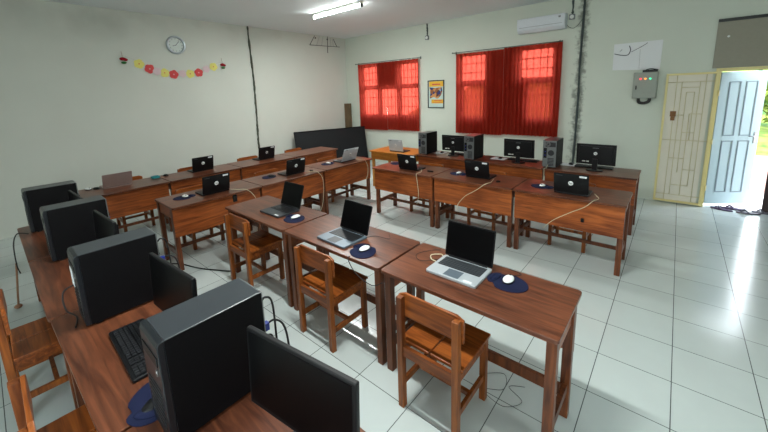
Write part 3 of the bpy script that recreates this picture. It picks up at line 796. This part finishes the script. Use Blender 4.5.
# ------------------------------------------------------------------ cables
def cable(pts, r, m, label, cat='cable', group=None, name='power_cable'):
    bm = BM(); tube(bm, pts, r, 6, 8); return tag(obj(name, bm, m), label, cat, group)
gw = 'cream charger cables'
px = -3.655
def adapter(loc, lb, dims=(.03, .055, .03)):
    bm = BM(); box(bm, -dims[0]/2, dims[0]/2, -dims[1]/2, dims[1]/2, 0, dims[2])
    tag(obj('power_adapter', bm, M['black'], None, .006, loc=loc), lb, 'adapter')
cable([(-3.86, -.30, .756), (-3.76, -.26, .758), (-3.68, -.20, .757), (-3.645, -.14, .70), (-3.645, -.08, .58), (-3.645, -.07, .42)], .0035, M['cablew'], 'cream cable arching over the near desk edge of the second row', 'cable', gw)
adapter((-3.7095, -.33, .63), 'black adapter hanging on the near desk panel of the second row', (.022, .05, .085))
cable([(-3.86, .86, .756), (-3.75, .90, .758), (-3.67, .93, .755), (-3.645, 1.0, .64), (-3.645, 1.0, .42), (-3.66, .96, .2), (-3.7, .86, .012)], .0035, M['cablew'], 'cream cable running down beside the middle desk of the second row', 'cable', gw)
adapter((-3.80, .92, .7505), 'black adapter on the second row behind the black laptop lid', (.05, .03, .02))
cable([(-3.86, 1.94, .756), (-3.75, 1.95, .758), (-3.67, 1.96, .752), (-3.645, 2.0, .64), (-3.645, 1.99, .50), (-3.648, 1.93, .40)], .0035, M['cablew'], 'cream cable hanging over the grey laptop desk edge', 'cable', gw)
cable([(-2.46, 1.86, .756), (-2.37, 1.72, .758), (-2.36, 1.592, .757), (-2.35, 1.590, .66), (-2.33, 1.590, .5), (-2.36, 1.62, .38), (-2.42, 1.7, .3), (-2.5, 1.78, .25)], .0035, M['cablew'], 'cream cable hanging from the left desk of the laptop row', 'cable', gw)
cable([(-1.40, 1.9, .756), (-1.36, 1.72, .757), (-1.38, 1.592, .757), (-1.5, 1.590, .66), (-1.64, 1.590, .56), (-1.74, 1.590, .42), (-1.74, 1.64, .33)], .0035, M['cablew'], 'cream cable slanting down the middle desk panel of the laptop row', 'cable', gw)
cable([(-.30, 1.86, .756), (-.24, 1.70, .757), (-.27, 1.592, .757), (-.34, 1.590, .68), (-.46, 1.590, .6), (-.62, 1.590, .48), (-.72, 1.62, .36)], .0035, M['cablew'], 'cream cable slanting down the right desk panel of the laptop row', 'cable', gw)
adapter((-1.30, 1.80, .7505), 'black adapter lying right of the middle laptop in the laptop row', (.045, .03, .02))
adapter((-2.28, 1.82, .7505), 'black adapter lying right of the left laptop in the laptop row', (.09, .03, .02))
adapter((-.36, 1.6465, .50), 'small black plug socket on the right desk panel of the laptop row', (.03, .018, .04))
cable([(-1.03, 2.895, .80), (-1.04, 2.86, .758), (-1.05, 2.80, .754), (-1.05, 2.79, .66), (-1.07, 2.79, .45)], .0035, M['cablew'], 'cream cable hanging below the right tower of the window row', 'cable', gw)
cable([(-.855, -.28, .757), (-.88, -.27, .76), (-.93, -.31, .757), (-.90, -.36, .756), (-.86, -.37, .756)], .0035, M['cablew'], 'short cream cable looping beside the silver laptop', 'cable', gw)
cable([(-.86, -.34, .755), (-.95, -.42, .754), (-1.02, -.36, .754), (-.98, -.26, .754), (-.92, -.2, .754)], .0018, M['cablek'], 'thin black wire curling left of the silver laptop', 'wire')
cable([(-1.5, -.38, .757), (-1.45, -.30, .756), (-1.33, -.28, .756), (-1.40, -.2, .754)], .0018, M['cablek'], 'thin black wire behind the blue-grey laptop', 'wire')
cable([(-.40, -.26, .757), (-.36, -.2, .755), (-.44, -.18, .755)], .0018, M['cablek'], 'thin grey wire behind the mouse beside the silver laptop', 'wire')
cable([(-1.38, -.66, .752), (-1.38, -.683, .74), (-1.30, -.69, .66), (-1.16, -.685, .62), (-1.08, -.67, .66)], .003, M['cablek'], 'black cable drooping under the edge of the middle central desk', 'cable')
# floor wires below the nearest desk
cable([(-.55, -.28, .006), (-.44, -.20, .006), (-.40, -.32, .006), (-.5, -.40, .006), (-.36, -.44, .006), (-.28, -.34, .006), (-.38, -.28, .006), (-.30, -.22, .006)], .0016, M['cablek'], 'tangled thin wire on the floor under the nearest desk', 'wire')
cable([(-4.05, -1.05, .008), (-3.9, -.95, .008), (-3.6, -.85, .008), (-3.25, -.66, .008)], .007, M['cablek'], 'thick black cable on the floor near the second row desk', 'cable')
# behind towers
for k, (x, y) in enumerate(((-.972, -1.606), (-2.0, -1.661))):
    nm = 'nearest' if k == 0 else 'second nearest'
    cable([(x+.05, y+.012, 1.07), (x+.055, y+.03, 1.085), (x+.06, y+.055, 1.05), (x+.06, y+.06, .88), (x+.06, y+.062, .60), (x+.03, y+.09, .25), (x+.03, y+.12, .007)], .0045, M['cablek'], 'black cable arching from the top of the '+nm+' tower back', 'cable')
    cable([(x+.05, y+.034, .965), (x+.06, y+.06, .97), (x+.08, y+.085, .94), (x+.09, y+.095, .84), (x+.09, y+.09, .6), (x+.10, y+.14, .3), (x+.12, y+.18, .007)], .0045, M['cablek'], 'black video cable from the blue plug behind the '+nm+' tower', 'cable')
    cable([(x+.02, y+.012, .89), (x+.03, y+.03, .90), (x+.035, y+.06, .86), (x+.03, y+.062, .6), (x-.02, y+.10, .3), (x-.05, y+.14, .007)], .0045, M['cablek'], 'lower black cable behind the '+nm+' tower', 'cable')
    bm = BM(); box(bm, x+.04, x+.062, y-.004, y+.034, .94, .975); tag(obj('video_plug', bm, M['blueplug'], None, .003), 'blue video plug in the back of the '+nm+' tower', 'plug')
cable([(-3.98, -2.09, .756), (-4.06, -2.155, .757), (-4.08, -2.19, .66), (-4.0, -2.20, .5), (-3.93, -2.19, .44)], .005, M['cablek'], 'black cable with plug hanging off the foreground row far corner', 'cable')
cable([(-2.16, -1.98, .90), (-2.2, -2.06, .86), (-2.14, -2.07, .78), (-2.06, -2.04, .757), (-1.95, -2.06, .756)], .004, M['cablek'], 'black cable at the front of the second nearest tower', 'cable')
bm = BM(); tube(bm, [(-4.2, -2.2, .45), (-4.25, -2.25, .02)], .008, 6, 2); ellipsoid(bm, (-4.25, -2.25, .022), .03, .03, .02, False, 10, 6)
tag(obj('broom_stick', bm, M['brownstr']), 'thin light stick standing left of the foreground row', 'stick')

# ------------------------------------------------------------------ wall fittings, window wall
def curtain(name, x0, x1, z0, z1, label, phase, folds):
    bm = BM(); nx = int((x1-x0)/.008); nz = 14; g = {}
    rnd = random.Random(phase); ph = [rnd.uniform(0, 6.28) for _ in range(4)]
    for i in range(nx+1):
        u = i/nx; x = x0+(x1-x0)*u
        for j in range(nz+1):
            v = j/nz; amp = .010+.012*v
            y = YW-.075 + amp*math.sin(u*folds*2*PI+ph[0]+.5*math.sin(v*3+ph[1])) + .006*math.sin(u*folds*4.7+ph[2])
            zb = z0+.012*abs(math.sin(u*folds*2*PI*1.5))
            g[i, j] = bm.verts.new((x, y, z1+(zb-z1)*v))
    for i in range(nx):
        for j in range(nz): bm.faces.new((g[i, j], g[i+1, j], g[i+1, j+1], g[i, j+1])).smooth = True
    return tag(obj(name, bm, M['curtain']), label, 'curtain')
curtain('window_curtain', -3.42, -2.385, .925, 2.62, 'left half of the red curtain on the large window', 11, 13)
curtain('window_curtain', -2.380, -1.35, .945, 2.64, 'right half of the red curtain on the large window', 12, 13)
curtain('window_curtain', -6.35, -5.375, .89, 2.62, 'left half of the red curtain on the corner window', 13, 12)
curtain('window_curtain', -5.37, -4.39, .91, 2.62, 'right half of the red curtain on the corner window', 14, 12)
def rod(x0, x1, z, lb):
    t = thing('curtain_rod', lb, 'curtain rod', ((x0+x1)/2, YW-.075, z)); L = (x1-x0)/2
    bm = BM(); cyl(bm, (-L, 0, 0), (L, 0, 0), .009, 10); obj('rod', bm, M['rod'], t)
    for s in (-1, 1):
        bm = BM(); ellipsoid(bm, (s*L, 0, 0), .016, .016, .016, False, 10, 8); obj('finial', bm, M['rod'], t)
        bm = BM(); box(bm, s*(L-.05)-.006, s*(L-.05)+.006, 0, .074, -.006, .006); box(bm, s*(L-.05)-.015, s*(L-.05)+.015, .070, .0749, -.03, .03); obj('bracket', bm, M['rod'], t)
rod(-3.50, -1.36, 2.65, 'metal curtain rod above the large window'); rod(-6.42, -4.32, 2.64, 'metal curtain rod above the corner window')

t = thing('air_conditioner', 'white split air conditioner unit high above the large window', 'air conditioner', (-1.71, YW, 2.855))
bm = BM(); prof = [(-.001, 0), (-.14, .0), (-.19, .05), (-.205, .11), (-.20, .245), (-.001, .258)]
prism(bm, prof, -.40, .40, 0, Matrix(((0, 0, 1, 0), (1, 0, 0, 0), (0, 1, 0, 0), (0, 0, 0, 1)))); obj('unit_body', bm, M['acw'], t, .012, 3)
bm = BM(); box(bm, -.36, .36, -.183, -.12, .008, .018, 0, Matrix.Translation((0, .0, .018)) @ Matrix.Rotation(math.radians(-40), 4, 'X')@ Matrix.Translation((0, .04, -.07)))
obj('air_flap', bm, M['acvent'], t)
bm = BM(); box(bm, -.36, .36, -.2062, -.2045, .085, .090); obj('panel_seam', bm, M['acvent'], t)
bm = BM(); box(bm, .30, .335, -.2075, -.2035, .18, .21); obj('maker_badge', bm, M['acvent'], t)
cable([(-1.33, YW-.03, 2.95), (-1.28, YW-.03, 2.88), (-1.20, YW-.03, 2.85), (-1.12, YW-.02, 2.92), (-1.08, YW-.02, 2.98)], .004, M['darkpipe'], 'thin cable looping from the air conditioner to the wall conduit', 'cable')
def outlet(x, z, ztop, lb, pl):
    t = thing('ceiling_drop_socket', lb, 'socket', (x, YW, z))
    bm = BM(); tube(bm, [(0, -.012, .035), (.006, -.012, (ztop-z)*.5), (0, -.012, ztop-z-.002)], .016, 8, 6, .35); obj('conduit', bm, M['darkpipe'], t)
    bm = BM(); prism(bm, rrect(-.045, .045, -.045, .045, .012), 0, .035, 0, Matrix.Rotation(PI/2, 4, 'X')); b = obj('box', bm, M['acvent'], t, .004)
    bm = BM(); cyl(bm, (0, -.035, 0), (0, -.043, 0), .032, 16); obj('socket_face', bm, M['white'], b)
outlet(-1.24, 3.04, H, 'square white socket box on a dark conduit beside the air conditioner', 1)
outlet(-4.18, 3.06, H, 'white socket box on a short dark conduit above the poster', 0)
bm = BM(); tube(bm, [(-1.06, YW-.018, H-.002), (-1.065, YW-.018, 2.9), (-1.075, YW-.018, 2.2), (-1.065, YW-.018, 1.6), (-1.075, YW-.018, .82), (-1.09, YW-.018, .2)], .017, 8, 10, .18)
tag(obj('wall_conduit', bm, M['darkpipe']), 'dark rough conduit running down the wall right of the large window', 'conduit')
bm = BM(); tube(bm, [(XL+.018, 1.85, H-.002), (XL+.018, 1.87, 2.67), (XL+.018, 1.88, 2.2), (XL+.018, 1.87, 1.63), (XL+.018, 1.86, 1.2), (XL+.018, 1.85, .79), (XL+.018, 1.88, .2)], .019, 8, 10, .3)
tag(obj('wall_cable', bm, M['vine']), 'knobbly dark cable hanging down the clock wall from the ceiling', 'cable')

t = thing('poster', 'small framed yellow poster between the two curtained windows', 'poster', (-3.96, YW, 1.79))
bm = BM(); 
for q in ((-.215, .215, .295, .315), (-.215, .215, -.315, -.295), (-.215, -.195, -.295, .295), (.195, .215, -.295, .295)): box(bm, q[0], q[1], -.02, -.001, q[2], q[3])
obj('frame', bm, M['pframe'], t)
bm = BM(); box(bm, -.195, .195, -.008, -.001, -.295, .295); obj('backing', bm, M['ppale'], t)
bm = BM(); box(bm, -.18, .19, -.0095, -.0081, .17, .29); obj('yellow_band', bm, M['pyellow'], t)
bm = BM(); box(bm, -.12, .19, -.0095, -.0081, -.21, -.12); obj('yellow_band', bm, M['pyellow'], t)
bm = BM(); prism(bm, [(-.16, -.10), (-.05, -.06), (.04, -.11), (.13, -.03), (.17, .06), (.15, .16), (-.02, .14), (-.17, .16), (-.15, .03)], .0096, .0106, 0, Matrix.Rotation(PI/2, 4, 'X')); obj('picture', bm, M['poster'], t)
bm = BM(); box(bm, -.10, .12, -.0106, -.0096, .21, .235); box(bm, -.05, .15, -.0106, -.0096, -.155, -.14); box(bm, -.08, .15, -.0106, -.0096, -.19, -.178); obj('lettering', bm, M['fr'], t)

t = thing('paper_sheet', 'white paper sheet with a pen sketch taped above the electrical box', 'paper', (-.285, YW, 2.30))
bm = BM(); prism(bm, [(-.31, -.20), (.30, -.225), (.305, .215), (-.315, .21)], .002, .004, 0, Matrix.Rotation(PI/2, 4, 'X')); obj('sheet', bm, M['paper'], t)
bm = BM(); tube(bm, [(-.30, -.006, .06), (-.20, -.006, .03), (-.12, -.006, .03), (-.09, -.006, .10), (-.11, -.006, .17)], .006, 6, 6); tube(bm, [(-.08, -.006, .07), (.05, -.006, .14), (.12, -.006, .19)], .0035, 6, 6); tube(bm, [(.04, -.006, -.2), (.035, -.006, .1)], .0015, 4, 2); tube(bm, [(-.23, -.006, .09), (-.2, -.006, .12)], .003, 4, 2)
obj('pen_sketch', bm, M['ink'], t)
t = thing('electrical_box', 'grey electrical box with three coloured indicator lights left of the gate', 'electrical box', (-.14, YW, 1.64))
bm = BM(); box(bm, -.15, .15, -.14, 0, 0, .40); obj('enclosure', bm, M['boxgrey'], t, .005)
bm = BM(); box(bm, -.14, .14, -.15, -.141, .01, .39); dd = obj('door', bm, M['boxgrey'], t, .003)
for x, mm, nm in ((-.06, 'red_led', 'red'), (0, 'orange_led', 'orange'), (.06, 'green_led', 'green')):
    bm = BM(); cyl(bm, (x, -.15, .30), (x, -.165, .30), .014, 14); tag(obj('indicator_light', bm, M[mm], dd), nm+' indicator light')
bm = BM(); box(bm, -.115, -.10, -.16, -.15, .14, .20); obj('latch', bm, M['darktrim'], dd)
bm = BM(); tube(bm, [(-.07, -.07, -.001), (-.06, -.07, -.06), (.0, -.07, -.075), (.06, -.07, -.05), (.07, -.07, -.001)], .022, 8, 6); obj('cable_bundle', bm, M['cablek'], t)
bm = BM(); prism(bm, [(-.09, -.10), (.10, -.10), (.09, -.02), (-.05, -.02)], 0, .035); tube(bm, [(-.08, -.06, .02), (0, -.05, .05), (.1, -.03, .03)], .008, 6, 5)
tag(obj('wireless_router', bm, M['black'], None, .004, loc=(-.10, YW, 2.0405)), 'small black device on top of the electrical box', 'router')

t = thing('security_gate', 'cream metal grille gate folded open flat against the wall left of the doorway', 'gate', (.105, YW-.03, 0))
bm = BM()
for q in ((0, .03, .02, 2.0), (.545, .575, .02, 2.0), (.03, .545, .02, .05), (.03, .545, 1.97, 2.0)): box(bm, q[0], q[1], -.03, 0, q[2], q[3])
obj('gate_frame', bm, M['cream'], t, .002)
bm = BM()
def bar(x0, z0, x1, z1, r=.0045): cyl(bm, (x0, -.015, z0), (x1, -.015, z1), r, 6)
for x in (.13, .45): bar(x, .05, x, 1.97)
bar(.03, 1.87, .545, 1.87); bar(.03, .14, .545, .14); bar(.03, 1.0, .545, 1.0)
for x, z0, z1 in ((.19, .14, 1.87), (.25, .5, 1.72), (.31, .14, 1.4), (.39, .3, 1.87), (.34, 1.0, 1.72)): bar(x, z0, x, z1)
for x0, x1, z in ((.19, .39, 1.79), (.25, .34, 1.72), (.13, .25, 1.38), (.31, .45, 1.4), (.25, .39, 1.12), (.13, .31, .72), (.31, .45, .55), (.19, .39, .3)): bar(x0, z, x1, z)
obj('grille_bars', bm, M['barpale'], t)
bm = BM(); box(bm, .03, .51, -.004, -.001, .05, 1.97); obj('backing_sheet', bm, M['sheet'], t)
bm = BM(); box(bm, .10, .15, -.040, -.021, 1.30, 1.36); tube(bm, [(.11, -.03, 1.36), (.11, -.03, 1.39), (.125, -.03, 1.405), (.14, -.03, 1.39), (.14, -.03, 1.36)], .005, 6, 5); box(bm, .09, .16, -.020, -.016, 1.36, 1.44)
obj('padlock', bm, M['rust'], t)
for z in (.3, 1.0, 1.7):
    bm = BM(); cyl(bm, (.545+.045, -.012, z-.04), (.545+.045, -.012, z+.04), .012, 10); box(bm, .575, .59, -.02, -.005, z-.02, z+.02); obj('hinge', bm, M['cream'], t)

def sandal(x, y, rz, lb, m):
    t = thing('sandal', lb, 'sandal', (x, y, .0005 if y < YW+.16 else -.0195), rz, 'sandals at the doorway')
    bm = BM(); pts = []
    for k in range(28):
        a = 2*PI*k/28; pts.append(((.042+.010*math.sin(a))*math.cos(a), .125*math.sin(a)))
    prism(bm, pts, 0, .018); obj('sole', bm, m, t, .003)
    bm = BM(); tube(bm, [(-.042, .0, .015), (-.02, .04, .05), (0, .075, .02)], .009, 6, 5); tube(bm, [(.042, .0, .015), (.02, .04, .05), (0, .075, .02)], .009, 6, 5); obj('strap', bm, m, t)
sandal(.90, 4.72, 1.2, 'dark sandal lying leftmost on the doorstep', M['sandal'])
sandal(1.03, 4.83, 1.5, 'dark sandal second from the left on the doorstep', M['sandal'])
sandal(1.17, 4.70, 1.7, 'grey sandal third from the left on the doorstep', M['sandalb'])
sandal(1.34, 4.82, 1.5, 'grey sandal lying rightmost on the doorstep', M['sandalb'])

# ------------------------------------------------------------------ clock wall
t = thing('wall_clock', 'round silver-rimmed wall clock above the flower garland', 'clock', (XL, .38, 2.87))
RXm = Matrix.Rotation(PI/2, 4, 'Y')
bm = BM(); P = 40
prof = [(.001, .165), (.03, .165), (.042, .15), (.036, .128), (.012, .126)]
rings = [[bm.verts.new((d, r*math.cos(2*PI*k/P), r*math.sin(2*PI*k/P))) for k in range(P)] for d, r in prof]
for a, b in zip(rings, rings[1:]):
    for k in range(P): bm.faces.new((a[k], a[(k+1) % P], b[(k+1) % P], b[k])).smooth = True
obj('rim', bm, M['clockrim'], t)
bm = BM(); cyl(bm, (.001, 0, 0), (.013, 0, 0), .127, 40); f = obj('face', bm, M['clockface'], t)
bm = BM()
for k in range(12):
    a = PI*k/6; box(bm, .0132, .0142, -.003, .003, .10, .118, 0, Matrix.Rotation(a, 4, 'X'))
obj('hour_marks', bm, M['ink'], f)
for nm, L, a in (('hour_hand', .06, 1.9), ('minute_hand', .09, -.7)):
    bm = BM(); box(bm, .0145, .0155, -.004, .004, -.01, L, 0, Matrix.Rotation(a, 4, 'X')); obj(nm, bm, M['ink'], f)
t = thing('flower_garland', 'paper flower garland in yellow, coral and pink below the clock', 'garland', (XL, .4, 2.5))
FL = [(-.25, 2.51, 'fy'), (-.10, 2.43, 'fr'), (.01, 2.39, 'fp'), (.13, 2.365, 'fy'), (.28, 2.34, 'fr'), (.43, 2.355, 'fp'), (.57, 2.355, 'fy'), (.73, 2.38, 'fr'), (.88, 2.45, 'fp'), (1.03, 2.50, 'fy')]
bm = BM(); tube(bm, [(.002, y-.4, z-2.5+.045) for y, z in [(-.48, 2.60)]+[(a, b) for a, b, _ in FL]+[(1.20, 2.56)]], .002, 5, 5); obj('string', bm, M['string'], t)
names = {'fy': 'yellow', 'fr': 'coral red', 'fp': 'pale pink'}
for i, (y, z, m) in enumerate(FL):
    bm = BM(); pts = []; R0 = .082 if m != 'fp' else .07
    for k in range(50):
        a = 2*PI*k/50; r = R0*(.84+.16*abs(math.cos(2.5*(a+.3*i)))); pts.append((r*math.cos(a), r*math.sin(a)))
    mt = Matrix(((0, 0, 1, .008+.0025*(i % 3)), (1, 0, 0, y-.4), (0, 1, 0, z-2.5), (0, 0, 0, 1)))
    prism(bm, pts, 0, .002, 0, mt); fl = tag(obj('paper_flower', bm, M[m], t), names[m]+' paper flower')
    bm = BM(); prism(bm, [(.011*math.cos(2*PI*k/12), .011*math.sin(2*PI*k/12)) for k in range(12)], .0021, .004, 0, mt); obj('flower_centre', bm, M['fr'] if m == 'fy' else M['fp'], fl)
for y, z, lb in ((-.48, 2.58, 'dark red artificial rose hanging at the left end of the garland'), (1.21, 2.545, 'dark red artificial rose hanging at the right end of the garland')):
    t = thing('hanging_rose', lb, 'artificial flower', (XL+.03, y, z), 0, 'roses at the garland ends')
    bm = BM(); ellipsoid(bm, (0, 0, 0), .028, .05, .028, False, 12, 8); ellipsoid(bm, (0, .035, -.01), .024, .035, .024, False, 10, 8); obj('petals', bm, M['rose'], t)
    bm = BM(); ellipsoid(bm, (0, .01, -.06), .016, .04, .02, False, 10, 8); obj('leaf', bm, M['leaf'], t)
    bm = BM(); tube(bm, [(0, 0, .02), (-.01, -.005, .13)], .0025, 5, 2); obj('hanger', bm, M['brownstr'], t)
t = thing('wall_antenna', 'thin dark wire antenna bracket high in the corner of the clock wall', 'antenna', (XL, 4.0, 3.1))
bm = BM(); cyl(bm, (.02, -.5, .01), (.02, .52, .03), .007, 6); obj('crossbar', bm, M['darktrim'], t)
for a, b in (((.02, -.5, .01), (.02, -.33, .245)), ((.02, .42, .03), (.02, .30, .22)), ((.02, .08, -.15), (.02, .10, .265))):
    bm = BM(); cyl(bm, a, b, .007, 6); obj('strut', bm, M['darktrim'], t)
for a, b in (((.02, -.28, .02), (.02, -.17, .25)), ((.02, -.12, .02), (.02, -.05, .25)), ((.02, .2, .03), (.02, .2, .24)), ((.02, .30, .03), (.02, .26, .24))):
    bm = BM(); cyl(bm, a, b, .003, 5); obj('thin_wire', bm, M['acvent'], t)
bm = BM()
for y in (-.30, .10): box(bm, .0005, .02, y-.015, y+.015, .18, .21)
obj('wall_clips', bm, M['darktrim'], t)

# black board leaning in the corner, plank
t = thing('leaning_board', 'large black padded board leaning in the corner behind the desks', 'board')
tl, tr_, bl, br = Vector((-6.70, 2.71, 1.0)), Vector((-6.05, 4.53, 1.0)), Vector((-6.50, 2.66, .0)), Vector((-5.78, 4.36, .0))
n = (tr_-tl).cross(bl-tl).normalized()*.04
if n.x < 0: n = -n
bm = BM(); N = 14; rows = []
for j in range(7):
    v = j/6
    for s in (0,): pass
    rows.append([tl.lerp(tr_, i/N).lerp(bl.lerp(br, i/N), v) for i in range(N+1)])
for q in range(N): rows[0][q] = rows[0][q]+Vector((0, 0, -.006*math.sin(q*.9)))
F = [[bm.verts.new(p) for p in r] for r in rows]; B = [[bm.verts.new(p-n) for p in r] for r in rows]
for j in range(6):
    for i in range(N):
        bm.faces.new((F[j][i], F[j][i+1], F[j+1][i+1], F[j+1][i])); bm.faces.new((B[j][i], B[j+1][i], B[j+1][i+1], B[j][i+1]))
    bm.faces.new((F[j][0], F[j+1][0], B[j+1][0], B[j][0])); bm.faces.new((F[j][N], B[j][N], B[j+1][N], F[j+1][N]))
for i in range(N):
    bm.faces.new((F[0][i], B[0][i], B[0][i+1], F[0][i+1])); bm.faces.new((F[6][i], F[6][i+1], B[6][i+1], B[6][i]))
obj('panel', bm, M['board'], t, .01)
e = n.normalized()*.006
for a, b, da in ((tl, tr_, Vector((0, 0, -.03))), (bl, br, Vector((0, 0, .03)))):
    bm = BM(); q = [a+e*.2, b+e*.2, b+da+e*.2, a+da+e*.2]; V = [bm.verts.new(p) for p in q]+[bm.verts.new(p+e) for p in q]
    for f in ((0, 1, 2, 3), (4, 5, 6, 7), (0, 1, 5, 4), (2, 3, 7, 6), (1, 2, 6, 5), (0, 3, 7, 4)): bm.faces.new([V[k] for k in f])
    obj('edge_strip', bm, M['blackcase'], t)
bm = BM(); box(bm, -.10, .10, -.012, .012, 0, 1.60)
p = tag(obj('wooden_plank', bm, M['plank'], None, .003), 'narrow wooden plank standing upright in the corner beside the red curtain', 'plank'); p.location = (-6.76, YW-.13, 0); p.rotation_euler = (math.radians(-1), 0, .5)

# ------------------------------------------------------------------ lamps
def lamp(x, y, rz, lb, power, group='fluorescent ceiling tubes'):
    t = thing('fluorescent_lamp', lb, 'ceiling lamp', (x, y, H), rz, group)
    bm = BM(); box(bm, -.62, .62, -.03, .03, -.04, -.0005); obj('housing', bm, M['offwhite'], t, .004)
    for s in (-1, 1):
        bm = BM(); box(bm, s*.615-.015, s*.615+.015, -.02, .02, -.095, -.0405); obj('end_cap', bm, M['darktrim'] if s > 0 else M['white'], t)
    bm = BM(); cyl(bm, (-.60, 0, -.07), (.60, 0, -.07), .016, 14); obj('tube', bm, M['tube'], t)
    ld = bpy.data.lights.new('tube_light', 'AREA'); ld.shape = 'RECTANGLE'; ld.size = 1.18; ld.size_y = .05; ld.energy = power; ld.color = (.95, 1, .98)
    lo = bpy.data.objects.new('tube_light', ld); COL.objects.link(lo); lo.parent = t; lo.location = (0, 0, -.09)
lamp(-4.44, 2.20, 0, 'lit fluorescent tube on the ceiling near the clock wall corner', 22)
lamp(-1.2, -.9, 0, 'added unseen fluorescent tube above the middle desks, for fill light', 20)  # second tube added out of view to brighten the room

def portal(x, y, z, w, h, rot, e=0, col=(1, 1, 1)):
    ld = bpy.data.lights.new('daylight', 'AREA'); ld.shape = 'RECTANGLE'; ld.size = w; ld.size_y = h; ld.energy = 1
    ld.cycles.is_portal = True
    o = bpy.data.objects.new('daylight', ld); COL.objects.link(o); o.location = (x, y, z); o.rotation_euler = rot
for h in ADDED_REARW: portal((h[0]+h[1])/2, YB-.16, (h[2]+h[3])/2, h[1]-h[0], h[3]-h[2], (PI/2, 0, 0))
portal(XR+.16, -3.1, 2.0, 1.4, 1.2, (0, PI/2, 0))
portal(1.0, YW+.18, 1.0, .6, 2.0, (-PI/2, 0, 0))
portal(-5.4, YW+.17, 1.92, 1.95, 1.4, (-PI/2, 0, 0)); portal(-2.44, YW+.17, 1.92, 1.95, 1.4, (-PI/2, 0, 0))

sd = bpy.data.lights.new('sun', 'SUN'); sd.energy = 3; sd.angle = .01; sd.color = (1, .97, .92)
so = bpy.data.objects.new('sun', sd); COL.objects.link(so); so.rotation_euler = Vector((.40, -.10, -.85)).to_track_quat('-Z', 'Y').to_euler()
w = bpy.data.worlds.new('World'); sc.world = w; w.use_nodes = True
nt = w.node_tree; bg = nt.nodes['Background']
tc = nt.nodes.new('ShaderNodeTexCoord'); sp = nt.nodes.new('ShaderNodeSeparateXYZ'); cr = nt.nodes.new('ShaderNodeValToRGB')
nt.links.new(tc.outputs['Generated'], sp.inputs[0]); nt.links.new(sp.outputs[2], cr.inputs['Fac'])
cr.color_ramp.elements[0].position = 0; cr.color_ramp.elements[0].color = (.92, .95, .93, 1)
cr.color_ramp.elements[1].position = .8; cr.color_ramp.elements[1].color = (.72, .84, 1, 1)
nt.links.new(cr.outputs['Color'], bg.inputs['Color']); bg.inputs['Strength'].default_value = 3.4

# ------------------------------------------------------------------ camera (cropped frame: principal point above centre)
cd = bpy.data.cameras.new('camera'); cam = bpy.data.objects.new('camera', cd); COL.objects.link(cam); sc.camera = cam
cd.sensor_width = 36; cd.sensor_fit = 'HORIZONTAL'; cd.lens = 343.5348/768*36; cd.clip_start = .02
cd.shift_x = -(377.667-384)/768; cd.shift_y = (154.777-216)/768
cam.location = (0.26919, -2.21473, 1.88056); cam.rotation_euler = (1.390802, 0.035165, 0.711415)

sc.view_settings.view_transform = 'Standard'; sc.view_settings.look = 'None'; sc.view_settings.gamma = 1
sc.view_settings.use_curve_mapping = False; sc.view_settings.exposure = 1.9
